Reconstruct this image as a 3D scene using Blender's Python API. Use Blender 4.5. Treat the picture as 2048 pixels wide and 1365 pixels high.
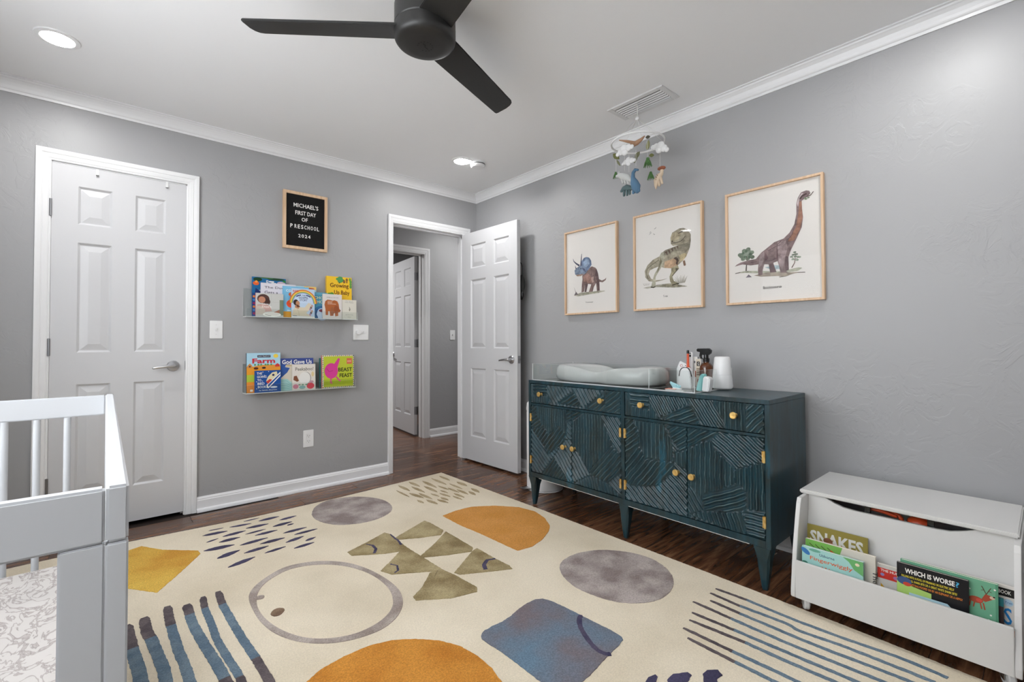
import bpy, bmesh, math, random
import numpy as np
from mathutils import Vector, Matrix, Euler

for o in list(bpy.data.objects):
    bpy.data.objects.remove(o)
SC = bpy.context.scene
COL = SC.collection
PI = math.pi
random.seed(7)

# ------------------------------------------------------------------ camera
cam_d = bpy.data.cameras.new('camera')
cam = bpy.data.objects.new('camera', cam_d)
COL.objects.link(cam)
SC.camera = cam
cam_d.sensor_width = 36.0
cam_d.lens = 935.03 / 2048 * 36.0
cam_d.shift_y = -13.24 / 2048
cam_d.clip_start = 0.05
YAW, PITCH, ROLL = 0.7159, 0.0179, -0.0029
fw = Vector((math.sin(YAW) * math.cos(PITCH), math.cos(YAW) * math.cos(PITCH), math.sin(PITCH)))
rt = Vector((math.cos(YAW), -math.sin(YAW), 0))
up = rt.cross(fw)
r2 = rt * math.cos(ROLL) + up * math.sin(ROLL)
u2 = up * math.cos(ROLL) - rt * math.sin(ROLL)
m = Matrix((r2, u2, -fw)).transposed().to_4x4()
m.translation = (-2.6203, -3.5187, 1.0537)
cam.matrix_world = m

# ------------------------------------------------------------------ world, exposure
W = bpy.data.worlds.new('world')
SC.world = W
W.use_nodes = True
W.node_tree.nodes['Background'].inputs[0].default_value = (0.93, 0.965, 1.0, 1)
W.node_tree.nodes['Background'].inputs[1].default_value = 6.6
vs = SC.view_settings
vs.view_transform = 'Standard'
vs.look = 'None'
vs.gamma = 1.0
vs.use_curve_mapping = False
vs.exposure = 0.22
LAMP = 225.0          # recessed ceiling lights
HALL_FILL_LAMP = 330.0  # unseen hallway light, added as fill
FAR_ROOM_FILL_LAMP = 800.0  # unseen light added across the hall to brighten the open door

# ------------------------------------------------------------------ materials
def S(r, g, b):
    def f(c):
        c /= 255.0
        return c / 12.92 if c <= 0.04045 else ((c + 0.055) / 1.055) ** 2.4
    return (f(r), f(g), f(b))

def C4(c):
    return (c[0], c[1], c[2], 1.0)

class N:
    """tiny node helper"""
    def __init__(self, name):
        self.m = bpy.data.materials.new(name)
        self.m.use_nodes = True
        self.t = self.m.node_tree
        self.p = self.t.nodes['Principled BSDF']
        self.out = self.t.nodes['Material Output']
    def n(self, kind, **kw):
        x = self.t.nodes.new(kind)
        for k, v in kw.items():
            if k.startswith('i_'):
                x.inputs[k[2:].replace('_', ' ')].default_value = v
            else:
                setattr(x, k, v)
        return x
    def l(self, a, b):
        self.t.links.new(a, b)

def plain(name, col, rough=0.5, metal=0.0, bump=0.0, bscale=200.0, spec=0.5, coat=0.0):
    k = N(name)
    k.p.inputs['Base Color'].default_value = C4(col)
    k.p.inputs['Roughness'].default_value = rough
    k.p.inputs['Metallic'].default_value = metal
    k.p.inputs['Specular IOR Level'].default_value = spec
    k.p.inputs['Coat Weight'].default_value = coat
    if bump:
        tc = k.n('ShaderNodeTexCoord')
        ns = k.n('ShaderNodeTexNoise', i_Scale=bscale, i_Detail=3.0)
        k.l(tc.outputs['Object'], ns.inputs['Vector'])
        b = k.n('ShaderNodeBump', i_Strength=bump, i_Distance=0.002)
        k.l(ns.outputs['Fac'], b.inputs['Height'])
        k.l(b.outputs['Normal'], k.p.inputs['Normal'])
    return k.m

def ramp(k, stops):
    r = k.n('ShaderNodeValToRGB')
    e = r.color_ramp.elements
    while len(e) < len(stops):
        e.new(0.5)
    for el, (p, c) in zip(e, stops):
        el.position = p
        el.color = C4(c)
    return r

def mottled(name, c1, c2, scale=6.0, rough=0.9, bump=0.0, bscale=300.0, stretch=(1, 1, 1), bdist=0.002, detail=4.0, spec=0.3, lo=0.35, hi=0.65, speckle=0.0):
    k = N(name)
    tc = k.n('ShaderNodeTexCoord')
    mp = k.n('ShaderNodeMapping')
    mp.inputs['Scale'].default_value = stretch
    k.l(tc.outputs['Object'], mp.inputs['Vector'])
    ns = k.n('ShaderNodeTexNoise', i_Scale=scale, i_Detail=detail)
    k.l(mp.outputs['Vector'], ns.inputs['Vector'])
    r = ramp(k, [(lo, c1), (hi, c2)])
    k.l(ns.outputs['Fac'], r.inputs['Fac'])
    src = r.outputs['Color']
    if speckle:                     # tuft-to-tuft colour variation
        n3 = k.n('ShaderNodeTexNoise', i_Scale=170.0, i_Detail=2.0)
        k.l(tc.outputs['Object'], n3.inputs['Vector'])
        r3 = ramp(k, [(0.3, (1 - speckle,) * 3), (0.7, (1 + speckle * 0.7,) * 3)])
        k.l(n3.outputs['Fac'], r3.inputs['Fac'])
        mx = k.n('ShaderNodeMixRGB', blend_type='MULTIPLY')
        mx.inputs[0].default_value = 1.0
        k.l(src, mx.inputs[1])
        k.l(r3.outputs['Color'], mx.inputs[2])
        src = mx.outputs[0]
    k.l(src, k.p.inputs['Base Color'])
    k.p.inputs['Roughness'].default_value = rough
    k.p.inputs['Specular IOR Level'].default_value = spec
    if bump:
        n2 = k.n('ShaderNodeTexNoise', i_Scale=bscale, i_Detail=3.0)
        k.l(tc.outputs['Object'], n2.inputs['Vector'])
        b = k.n('ShaderNodeBump', i_Strength=bump, i_Distance=bdist)
        k.l(n2.outputs['Fac'], b.inputs['Height'])
        k.l(b.outputs['Normal'], k.p.inputs['Normal'])
    return k.m

def wall_paint(name, col, rough=0.42):
    """painted drywall with a skip-trowel texture"""
    k = N(name)
    tc = k.n('ShaderNodeTexCoord')
    k.p.inputs['Base Color'].default_value = C4(col)
    k.p.inputs['Roughness'].default_value = rough
    k.p.inputs['Specular IOR Level'].default_value = 0.4
    n1 = k.n('ShaderNodeTexNoise', i_Scale=9.0, i_Detail=5.0, i_Roughness=0.6, i_Distortion=1.6)
    n2 = k.n('ShaderNodeTexNoise', i_Scale=2.2, i_Detail=2.0)
    k.l(tc.outputs['Object'], n1.inputs['Vector'])
    k.l(tc.outputs['Object'], n2.inputs['Vector'])
    r1 = ramp(k, [(0.46, (0, 0, 0)), (0.54, (1, 1, 1))])
    r2_ = ramp(k, [(0.42, (0, 0, 0)), (0.68, (1, 1, 1))])
    k.l(n1.outputs['Fac'], r1.inputs['Fac'])
    k.l(n2.outputs['Fac'], r2_.inputs['Fac'])
    mu = k.n('ShaderNodeMath', operation='MULTIPLY')
    k.l(r1.outputs['Color'], mu.inputs[0])
    k.l(r2_.outputs['Color'], mu.inputs[1])
    b = k.n('ShaderNodeBump', i_Strength=0.35, i_Distance=0.0025)
    k.l(mu.outputs[0], b.inputs['Height'])
    k.l(b.outputs['Normal'], k.p.inputs['Normal'])
    return k.m

def acrylic(name, tint=(0.97, 0.985, 0.98), gloss=0.04, frost=0.0):
    k = N(name)
    tr = k.n('ShaderNodeBsdfTransparent')
    tr.inputs['Color'].default_value = C4(tint)
    gl = k.n('ShaderNodeBsdfGlossy')
    gl.inputs['Roughness'].default_value = 0.02
    # Schlick reflectance from the facing angle (the same on both sides of the sheet)
    lw = k.n('ShaderNodeLayerWeight')
    lw.inputs['Blend'].default_value = 0.5
    pw = k.n('ShaderNodeMath', operation='POWER')
    pw.inputs[1].default_value = 5.0
    k.l(lw.outputs['Facing'], pw.inputs[0])
    ma = k.n('ShaderNodeMath', operation='MULTIPLY_ADD')
    ma.inputs[1].default_value = 1.0 - gloss
    ma.inputs[2].default_value = gloss
    k.l(pw.outputs[0], ma.inputs[0])
    mx = k.n('ShaderNodeMixShader')
    k.l(ma.outputs[0], mx.inputs[0])
    k.l(tr.outputs[0], mx.inputs[1])
    k.l(gl.outputs[0], mx.inputs[2])
    last = mx
    if frost:
        df = k.n('ShaderNodeBsdfDiffuse')
        df.inputs['Color'].default_value = (0.9, 0.92, 0.92, 1)
        m2 = k.n('ShaderNodeMixShader')
        m2.inputs[0].default_value = frost
        k.l(mx.outputs[0], m2.inputs[1])
        k.l(df.outputs[0], m2.inputs[2])
        last = m2
    k.l(last.outputs[0], k.out.inputs['Surface'])
    return k.m

def print_mat(name, rough=0.35, wash=0.0):
    """printed surface: ink colours come from the mesh's colour attribute"""
    k = N(name)
    at = k.n('ShaderNodeAttribute', attribute_name='ink')
    k.p.inputs['Roughness'].default_value = rough
    k.p.inputs['Specular IOR Level'].default_value = 0.3
    src = at.outputs['Color']
    if wash:
        tc = k.n('ShaderNodeTexCoord')
        ns = k.n('ShaderNodeTexNoise', i_Scale=38.0, i_Detail=6.0, i_Roughness=0.65)
        k.l(tc.outputs['Object'], ns.inputs['Vector'])
        r = ramp(k, [(0.3, (1 - wash,) * 3), (0.7, (1 + wash,) * 3)])
        k.l(ns.outputs['Fac'], r.inputs['Fac'])
        mu = k.n('ShaderNodeMixRGB', blend_type='MULTIPLY')
        mu.inputs[0].default_value = 1.0
        k.l(src, mu.inputs[1])
        k.l(r.outputs['Color'], mu.inputs[2])
        src = mu.outputs[0]
    k.l(src, k.p.inputs['Base Color'])
    return k.m

def emit(name, col, strength):
    k = N(name)
    e = k.n('ShaderNodeEmission')
    e.inputs[0].default_value = C4(col)
    e.inputs[1].default_value = strength
    k.l(e.outputs[0], k.out.inputs['Surface'])
    return k.m

def floor_wood():
    k = N('plank_wood')
    tc = k.n('ShaderNodeTexCoord')
    oi = k.n('ShaderNodeObjectInfo')
    sh = k.n('ShaderNodeVectorMath', operation='SCALE')
    cb = k.n('ShaderNodeCombineXYZ')
    for i in range(3):
        k.l(oi.outputs['Random'], cb.inputs[i])
    k.l(cb.outputs[0], sh.inputs[0])
    sh.inputs['Scale'].default_value = 37.0
    ad = k.n('ShaderNodeVectorMath', operation='ADD')
    k.l(tc.outputs['Object'], ad.inputs[0])
    k.l(sh.outputs[0], ad.inputs[1])
    mp = k.n('ShaderNodeMapping')
    mp.inputs['Scale'].default_value = (1.6, 13.0, 13.0)
    k.l(ad.outputs[0], mp.inputs['Vector'])
    ns = k.n('ShaderNodeTexNoise', i_Scale=2.3, i_Detail=8.0, i_Roughness=0.62, i_Distortion=0.9)
    k.l(mp.outputs[0], ns.inputs['Vector'])
    r = ramp(k, [(0.28, S(46, 29, 20)), (0.47, S(92, 61, 43)), (0.58, S(118, 81, 57)), (0.75, S(150, 110, 80))])
    k.l(ns.outputs['Fac'], r.inputs['Fac'])
    hs = k.n('ShaderNodeHueSaturation')
    mr = k.n('ShaderNodeMapRange')
    mr.inputs['To Min'].default_value = 0.72
    mr.inputs['To Max'].default_value = 1.2
    k.l(oi.outputs['Random'], mr.inputs['Value'])
    k.l(mr.outputs[0], hs.inputs['Value'])
    k.l(r.outputs['Color'], hs.inputs['Color'])
    k.l(hs.outputs[0], k.p.inputs['Base Color'])
    k.p.inputs['Roughness'].default_value = 0.24
    mp2 = k.n('ShaderNodeMapping')
    mp2.inputs['Scale'].default_value = (4.0, 18.0, 18.0)
    k.l(ad.outputs[0], mp2.inputs['Vector'])
    n2 = k.n('ShaderNodeTexNoise', i_Scale=1.5, i_Detail=4.0)
    k.l(mp2.outputs[0], n2.inputs['Vector'])
    b = k.n('ShaderNodeBump', i_Strength=0.3, i_Distance=0.002)
    k.l(n2.outputs['Fac'], b.inputs['Height'])
    k.l(b.outputs['Normal'], k.p.inputs['Normal'])
    return k.m

def sheet_mat():
    """fitted sheet with a sketchy grey-beige print"""
    k = N('crib_sheet_print')
    tc = k.n('ShaderNodeTexCoord')
    mp = k.n('ShaderNodeMapping')
    mp.inputs['Scale'].default_value = (15, 8, 10)
    k.l(tc.outputs['Object'], mp.inputs['Vector'])
    ns = k.n('ShaderNodeTexNoise', i_Scale=1.5, i_Detail=2.5, i_Distortion=2.2)
    k.l(mp.outputs[0], ns.inputs['Vector'])
    r = ramp(k, [(0.43, S(184, 179, 175)), (0.455, S(138, 130, 127)), (0.48, S(168, 161, 157)), (0.515, S(150, 142, 139)), (0.54, S(186, 181, 177))])
    k.l(ns.outputs['Fac'], r.inputs['Fac'])
    k.l(r.outputs['Color'], k.p.inputs['Base Color'])
    k.p.inputs['Roughness'].default_value = 0.9
    return k.m

def teal_mat():
    k = N('teal_stain')
    tc = k.n('ShaderNodeTexCoord')
    ns = k.n('ShaderNodeTexNoise', i_Scale=5.0, i_Detail=5.0, i_Roughness=0.6)
    mp = k.n('ShaderNodeMapping')
    mp.inputs['Scale'].default_value = (1, 1.4, 0.45)
    k.l(tc.outputs['Object'], mp.inputs['Vector'])
    k.l(mp.outputs[0], ns.inputs['Vector'])
    r = ramp(k, [(0.3, S(18, 34, 40)), (0.48, S(28, 60, 70)), (0.6, S(32, 48, 50)), (0.72, S(34, 92, 112))])
    k.l(ns.outputs['Fac'], r.inputs['Fac'])
    mp2 = k.n('ShaderNodeMapping')
    mp2.inputs['Scale'].default_value = (60, 60, 3)
    k.l(tc.outputs['Object'], mp2.inputs['Vector'])
    n2 = k.n('ShaderNodeTexNoise', i_Scale=1.0, i_Detail=4.0)
    k.l(mp2.outputs[0], n2.inputs['Vector'])
    r2_ = ramp(k, [(0.3, (0.7, 0.7, 0.7)), (0.7, (1.25, 1.25, 1.25))])
    k.l(n2.outputs['Fac'], r2_.inputs['Fac'])
    mu = k.n('ShaderNodeMixRGB', blend_type='MULTIPLY')
    mu.inputs[0].default_value = 1.0
    k.l(r.outputs['Color'], mu.inputs[1])
    k.l(r2_.outputs['Color'], mu.inputs[2])
    at = k.n('ShaderNodeAttribute', attribute_name='wear_highlight')     # carved crests lightened: rubbed finish plus a painted highlight
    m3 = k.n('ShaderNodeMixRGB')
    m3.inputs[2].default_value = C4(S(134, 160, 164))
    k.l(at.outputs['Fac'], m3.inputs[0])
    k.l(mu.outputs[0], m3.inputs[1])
    k.l(m3.outputs[0], k.p.inputs['Base Color'])
    k.p.inputs['Roughness'].default_value = 0.30
    return k.m

def gen_wood(name, c1, c2, rough=0.5, sc=(60, 60, 5)):
    return mottled(name, c1, c2, scale=1.0, rough=rough, stretch=sc, spec=0.4)

M = {}
M['wall'] = wall_paint('wall_paint_grey', S(164, 164, 165))
M['ceiling'] = plain('ceiling_paint', S(240, 240, 241), 0.55)
M['trim'] = plain('trim_paint_white', S(232, 232, 233), 0.32)
M['door'] = plain('door_paint_white', S(206, 206, 208), 0.34)
M['floor'] = floor_wood()
M['subfloor'] = plain('floor_joint_dark', S(30, 18, 12), 0.7)
M['rug'] = mottled('rug_cream_pile', S(216, 203, 179), S(233, 221, 199), 2.2, 0.95, 0.6, 420.0, bdist=0.003, speckle=0.08)
M['nickel'] = plain('satin_nickel', S(190, 190, 192), 0.28, 1.0)
M['steel'] = plain('hinge_steel', S(150, 150, 152), 0.35, 1.0)
M['brass'] = mottled('aged_brass', S(214, 170, 92), S(236, 204, 136), 60.0, 0.32, 0.5, 500.0)
M['brass'].node_tree.nodes['Principled BSDF'].inputs['Metallic'].default_value = 0.85
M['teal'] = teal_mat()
M['black'] = plain('fan_black', S(36, 35, 34), 0.42)
M['blackgloss'] = plain('black_plastic', S(16, 16, 17), 0.25)
M['white'] = plain('white_plastic', S(232, 232, 232), 0.35)
M['crib'] = plain('crib_paint_white', S(200, 202, 205), 0.38)
M['sheet'] = sheet_mat()
M['pine'] = gen_wood('pale_pine', S(206, 172, 138), S(224, 194, 162), 0.5)
M['felt'] = plain('black_felt', S(12, 11, 11), 0.9)
M['paper'] = plain('poster_paper', S(226, 222, 217), 0.8)
M['print'] = print_mat('ink_print', 0.35)
M['wash'] = print_mat('watercolour_ink', 0.8, 0.45)
M['pages'] = plain('page_edges', S(232, 226, 214), 0.8)
M['acrylic'] = acrylic('clear_acrylic')
M['acrylic_edge'] = acrylic('acrylic_edge', (0.9, 0.93, 0.93), frost=0.75)
M['glass'] = acrylic('picture_glass', (0.985, 0.985, 0.985), gloss=0.003)
M['pad'] = plain('grey_vinyl', S(192, 193, 192), 0.2)
M['amber'] = plain('amber_glass', S(84, 42, 12), 0.08, coat=0.5)
M['tealplastic'] = plain('teal_plastic', S(140, 206, 206), 0.25)
M['tealclear'] = acrylic('teal_clear_plastic', S(150, 215, 215), frost=0.35)
M['paleblue'] = plain('pale_blue_rubber', S(176, 222, 232), 0.4)
M['orange'] = plain('orange_plastic', S(218, 84, 44), 0.35)
M['binwhite'] = plain('toy_bin_white', S(214, 213, 211), 0.35)
M['cord'] = plain('white_cord', S(225, 225, 220), 0.5)
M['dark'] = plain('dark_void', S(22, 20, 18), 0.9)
M['vent'] = plain('vent_white', S(222, 222, 222), 0.4)
M['ventdark'] = plain('vent_duct_grey', S(74, 74, 75), 0.8)
M['bag'] = plain('black_nylon', S(24, 24, 24), 0.7, bump=0.5, bscale=120)

# ------------------------------------------------------------------ mesh helpers
class MB:
    def __init__(self):
        self.v = []
        self.f = []
        self.mi = []
    def add(self, vs, fs, mi=0):
        b = len(self.v)
        self.v += [tuple(map(float, x)) for x in vs]
        for f in fs:
            self.f.append([b + i for i in f])
            self.mi.append(mi)
        return self
    def box(self, x0, x1, y0, y1, z0, z1, mi=0):
        x0, x1 = min(x0, x1), max(x0, x1)
        y0, y1 = min(y0, y1), max(y0, y1)
        z0, z1 = min(z0, z1), max(z0, z1)
        vs = [(x0, y0, z0), (x1, y0, z0), (x1, y1, z0), (x0, y1, z0), (x0, y0, z1), (x1, y0, z1), (x1, y1, z1), (x0, y1, z1)]
        return self.add(vs, [(0, 3, 2, 1), (4, 5, 6, 7), (0, 1, 5, 4), (1, 2, 6, 5), (2, 3, 7, 6), (3, 0, 4, 7)], mi)
    def prism(self, pts, fn, mi=0):
        """pts: 2D outline; fn(p, k) -> 3D for k = 0, 1"""
        n = len(pts)
        vs = [fn(p, 0) for p in pts] + [fn(p, 1) for p in pts]
        fs = [tuple(range(n))[::-1], tuple(range(n, 2 * n))]
        fs += [(i, (i + 1) % n, n + (i + 1) % n, n + i) for i in range(n)]
        return self.add(vs, fs, mi)
    def lathe(self, prof, c=(0, 0, 0), n=24, axis='z', mi=0, cap=True):
        """prof: list of (r, h)"""
        vs, fs = [], []
        for r, h in prof:
            for i in range(n):
                a = 2 * PI * i / n
                p = (r * math.cos(a), r * math.sin(a), h)
                if axis == 'x':
                    p = (h, p[0], p[1])
                elif axis == 'y':
                    p = (p[0], h, p[1])
                vs.append((c[0] + p[0], c[1] + p[1], c[2] + p[2]))
        for k in range(len(prof) - 1):
            for i in range(n):
                j = (i + 1) % n
                fs.append((k * n + i, k * n + j, (k + 1) * n + j, (k + 1) * n + i))
        if cap:
            if prof[0][0] > 1e-5:
                fs.append(tuple(range(n))[::-1])
            if prof[-1][0] > 1e-5:
                fs.append(tuple(range((len(prof) - 1) * n, len(prof) * n)))
        return self.add(vs, fs, mi)
    def tube(self, path, rad, n=8, mi=0, closed=False, flat=(1, 1)):
        path = [Vector(p) for p in path]
        m_ = len(path)
        rads = rad if isinstance(rad, (list, tuple)) else [rad] * m_
        vs, fs = [], []
        prev = None
        for i, p in enumerate(path):
            if closed:
                d = path[(i + 1) % m_] - path[i - 1]
            else:
                d = path[min(i + 1, m_ - 1)] - path[max(i - 1, 0)]
            d = d.normalized() if d.length > 1e-9 else Vector((0, 0, 1))
            if prev is None:
                a = Vector((0, 0, 1)) if abs(d.z) < 0.9 else Vector((1, 0, 0))
                s = d.cross(a).normalized()
            else:
                s = (prev - d * prev.dot(d)).normalized()
            prev = s
            t = d.cross(s)
            for k in range(n):
                an = 2 * PI * k / n
                vs.append(p + (s * math.cos(an) * flat[0] + t * math.sin(an) * flat[1]) * rads[i])
        for i in range(m_ if closed else m_ - 1):
            for k in range(n):
                j = (k + 1) % n
                i2 = (i + 1) % m_
                fs.append((i * n + k, i * n + j, i2 * n + j, i2 * n + k))
        if not closed:
            fs.append(tuple(range(n))[::-1])
            fs.append(tuple(range((m_ - 1) * n, m_ * n)))
        return self.add(vs, fs, mi)
    def limb(self, path, rads, n=10, mi=0):
        """rounded tube: adds tapering end caps"""
        P = [Vector(p) for p in path]
        R_ = list(rads)
        d0 = (P[0] - P[1]).normalized()
        d1 = (P[-1] - P[-2]).normalized()
        P = [P[0] + d0 * R_[0] * 0.95, P[0] + d0 * R_[0] * 0.6] + P + [P[-1] + d1 * R_[-1] * 0.6, P[-1] + d1 * R_[-1] * 0.95]
        R_ = [R_[0] * 0.25, R_[0] * 0.78] + R_ + [R_[-1] * 0.78, R_[-1] * 0.25]
        return self.tube(P, R_, n, mi)
    def ball(self, c, r, n=12, sc=(1, 1, 1), mi=0):
        prof = [(max(1e-6, math.sin(PI * i / n)) * r, -math.cos(PI * i / n) * r) for i in range(n + 1)]
        b = len(self.v)
        self.lathe(prof, (0, 0, 0), n * 2, 'z', mi, False)
        for i in range(b, len(self.v)):
            x, y, z = self.v[i]
            self.v[i] = (c[0] + x * sc[0], c[1] + y * sc[1], c[2] + z * sc[2])
        return self
    def xf(self, mat):
        self.v = [tuple(mat @ Vector(p)) for p in self.v]
        return self
    def mesh(self, name, mats, smooth=False, bevel=0.0, seg=2, merge=False):
        me = bpy.data.meshes.new(name)
        me.from_pydata(self.v, [], self.f)
        for m_ in mats:
            me.materials.append(m_)
        if len(mats) > 1:
            me.polygons.foreach_set('material_index', self.mi)
        bm = bmesh.new()
        bm.from_mesh(me)
        if merge:
            bmesh.ops.remove_doubles(bm, verts=bm.verts, dist=1e-5)
        bmesh.ops.recalc_face_normals(bm, faces=bm.faces)
        if bevel:
            ed = [e for e in bm.edges if len(e.link_faces) == 2 and e.calc_face_angle(0) > 0.5]
            bmesh.ops.bevel(bm, geom=ed, offset=bevel, segments=seg, affect='EDGES', clamp_overlap=True)
        bm.to_mesh(me)
        bm.free()
        if smooth:
            me.polygons.foreach_set('use_smooth', [True] * len(me.polygons))
            if smooth != 'all':
                me.set_sharp_from_angle(angle=math.radians(35))
        me.update()
        return me

def put(name, me, parent=None):
    o = bpy.data.objects.new(name, me)
    COL.objects.link(o)
    if parent is not None:
        o.parent = parent
    return o

def root_offset(o):
    p = Vector((0, 0, 0))
    while o is not None:
        p += o.location
        o = o.parent
    return p

def part(parent, name, mb, mats, smooth=False, bevel=0.0, seg=2, world=False, merge=False):
    """one mesh object under parent; world=True: vertices are given in room coordinates"""
    if not isinstance(mats, (list, tuple)):
        mats = [mats]
    if world and parent is not None:
        off = root_offset(parent)
        mb.v = [(x - off.x, y - off.y, z - off.z) for x, y, z in mb.v]
    return put(name, mb.mesh(name, mats, smooth, bevel, seg, merge), parent)

def tag(o, label=None, cat=None, group=None, kind=None):
    if label: o['label'] = label
    if cat: o['category'] = cat
    if group: o['group'] = group
    if kind: o['kind'] = kind
    return o

def thing(name, label, cat, loc=(0, 0, 0), rz=0.0, group=None, rx=0.0):
    o = bpy.data.objects.new(name, None)
    o.empty_display_size = 0.05
    COL.objects.link(o)
    o.location = loc
    o.rotation_euler = (rx, 0, rz)
    return tag(o, label, cat, group)

def struct(name, mb, mats, label=None, parent=None, **kw):
    o = part(parent, name, mb, mats, **kw)
    o['kind'] = 'structure'
    if label: o['label'] = label
    return o

def copy_tree(o, parent=None):
    c = o.copy()
    COL.objects.link(c)
    c.parent = parent
    for ch in list(o.children):
        copy_tree(ch, c)
    return c

_txt = {}
def text_polys(s, bold=0.012):
    """outline mesh of a line of lettering, scaled to the unit box"""
    key = (s, bold)
    if key in _txt:
        return _txt[key]
    cu = bpy.data.curves.new('lettering', 'FONT')
    cu.body = s
    cu.resolution_u = 2
    cu.offset = bold
    o = bpy.data.objects.new('lettering', cu)
    COL.objects.link(o)
    dg = bpy.context.evaluated_depsgraph_get()
    me = bpy.data.meshes.new_from_object(o.evaluated_get(dg))
    vs = [(v.co.x, v.co.y) for v in me.vertices]
    fs = [tuple(p.vertices) for p in me.polygons]
    bpy.data.objects.remove(o)
    bpy.data.curves.remove(cu)
    bpy.data.meshes.remove(me)
    x0 = min(v[0] for v in vs); x1 = max(v[0] for v in vs)
    y0 = min(v[1] for v in vs); y1 = max(v[1] for v in vs)
    vs = [((x - x0) / (x1 - x0), (y - y0) / (y1 - y0)) for x, y in vs]
    _txt[key] = (vs, fs)
    return _txt[key]

class Art:
    """flat print: layered ink shapes in the local XZ plane, facing -Y"""
    def __init__(self, y=-0.0004, step=0.00006):
        self.v, self.f, self.c = [], [], []
        self.y, self.step = y, step
    def poly(self, col, pts):
        b = len(self.v)
        self.v += [(p[0], self.y, p[1]) for p in pts]
        self.f.append(list(range(b, b + len(pts))))
        self.c.append(col)
        self.y -= self.step
        return self
    def rect(self, col, x0, z0, x1, z1):
        return self.poly(col, [(x0, z0), (x1, z0), (x1, z1), (x0, z1)])
    def oval(self, col, cx, cz, rx, rz, n=18, a0=0, a1=2 * PI, rot=0.0):
        p = []
        for i in range(n):
            a = a0 + (a1 - a0) * i / (n if abs(a1 - a0) > 6.2 else n - 1)
            x, z = rx * math.cos(a), rz * math.sin(a)
            p.append((cx + x * math.cos(rot) - z * math.sin(rot), cz + x * math.sin(rot) + z * math.cos(rot)))
        return self.poly(col, p)
    def stroke(self, col, pts, w):
        """w: one width or (start, end)"""
        w0, w1 = w if isinstance(w, tuple) else (w, w)
        n = len(pts)
        L, R_ = [], []
        for i in range(n):
            a = pts[max(i - 1, 0)]
            b = pts[min(i + 1, n - 1)]
            dx, dz = b[0] - a[0], b[1] - a[1]
            ln = math.hypot(dx, dz) or 1
            ww = (w0 + (w1 - w0) * i / (n - 1)) / 2
            L.append((pts[i][0] - dz / ln * ww, pts[i][1] + dx / ln * ww))
            R_.append((pts[i][0] + dz / ln * ww, pts[i][1] - dx / ln * ww))
        b = len(self.v)
        self.v += [(p[0], self.y, p[1]) for p in L + R_]
        for i in range(n - 1):
            self.f.append([b + i, b + i + 1, b + n + i + 1, b + n + i])
            self.c.append(col)
        self.y -= self.step
        return self
    def text(self, col, s, x0, z0, w, h, rot=0.0, bold=0.012):
        vs, fs = text_polys(s, bold)
        b = len(self.v)
        cr, sr = math.cos(rot), math.sin(rot)
        for x, y in vs:
            lx, lz = x * w, y * h
            self.v.append((x0 + lx * cr - lz * sr, self.y, z0 + lx * sr + lz * cr))
        for f in fs:
            self.f.append([b + i for i in f])
            self.c.append(col)
        self.y -= self.step
        return self
    def build(self, parent, name='cover_print', mat='print'):
        me = bpy.data.meshes.new(name)
        me.from_pydata(self.v, [], self.f)
        me.materials.append(M[mat])
        ca = me.color_attributes.new('ink', 'FLOAT_COLOR', 'CORNER')
        for p, c in zip(me.polygons, self.c):
            for li in p.loop_indices:
                ca.data[li].color = C4(c)
        # all shapes face the viewer (-Y)
        bm = bmesh.new()
        bm.from_mesh(me)
        bm.normal_update()
        for f in bm.faces:
            if f.normal.y > 0:
                f.normal_flip()
        bm.to_mesh(me)
        bm.free()
        return put(name, me, parent)

# ================================================================== the room
CE = 2.4365
XL, YF = -3.42, -4.0           # left wall, wall behind the camera
WT = 0.11                      # wall thickness
HY = 1.045                     # far wall of the hallway

# ---- floor: sub floor and planks
fl = struct('floor', MB().box(XL - 0.1, 1.15, YF - 0.1, 3.0, -0.06, -0.004), M['subfloor'], 'dark brown hand-scraped plank floor')
plank_meshes = {}
def plank(x0, x1, y0, y1):
    key = round(x1 - x0, 2)
    if key not in plank_meshes:
        plank_meshes[key] = MB().box(0, key - 0.0016, 0.0008, (y1 - y0) - 0.0008, -0.004, 0.0).mesh('plank', [M['floor']], bevel=0.0009, seg=1)
    o = put('plank', plank_meshes[key], fl)
    o.location = (x0, y0, 0)
PW = 0.127
row = 0
y = YF
while y < 2.9:
    a, b = (XL, 0.0) if y + PW < 0.05 else (-1.72, 1.0)
    off = random.choice([0.2, 0.4, 0.6, 0.8, 1.0, 1.2])
    x = a - off + 1e-6
    while x < b:
        ln = random.choice([1.0, 1.2, 1.2])
        c0, c1 = max(x, a), min(x + ln, b)
        if c1 - c0 > 0.05:
            plank(c0, c1, y, y + PW)
        x += ln
    y += PW
    row += 1

# ---- ceiling and walls
struct('ceiling', MB().box(XL - WT, WT, YF - WT, WT, CE, CE + 0.08), M['ceiling'], 'smooth white ceiling')
D1A, D1B, D2A, D2B, DZ = -2.853, -2.243, -0.855, -0.132, 2.046
w = MB()
for a, b, z0 in ((XL - WT, D1A, 0), (D1A, D1B, DZ), (D1B, D2A, 0), (D2A, D2B, DZ), (D2B, WT, 0)):
    w.box(a, b, 0, WT, z0 if z0 else -0.004, CE)
struct('wall_back', w, M['wall'], 'grey textured wall with the closet door and the hallway doorway', merge=False)
struct('wall_right', MB().box(0, WT, YF - WT, 0, -0.004, CE), M['wall'], 'grey textured wall with three dinosaur prints')
WY0, WY1, WZ0, WZ1 = -3.35, -1.15, 0.75, 2.10
w = MB()
w.box(XL - WT, XL, YF - WT, WY0, -0.004, CE).box(XL - WT, XL, WY1, 0, -0.004, CE)
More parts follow.
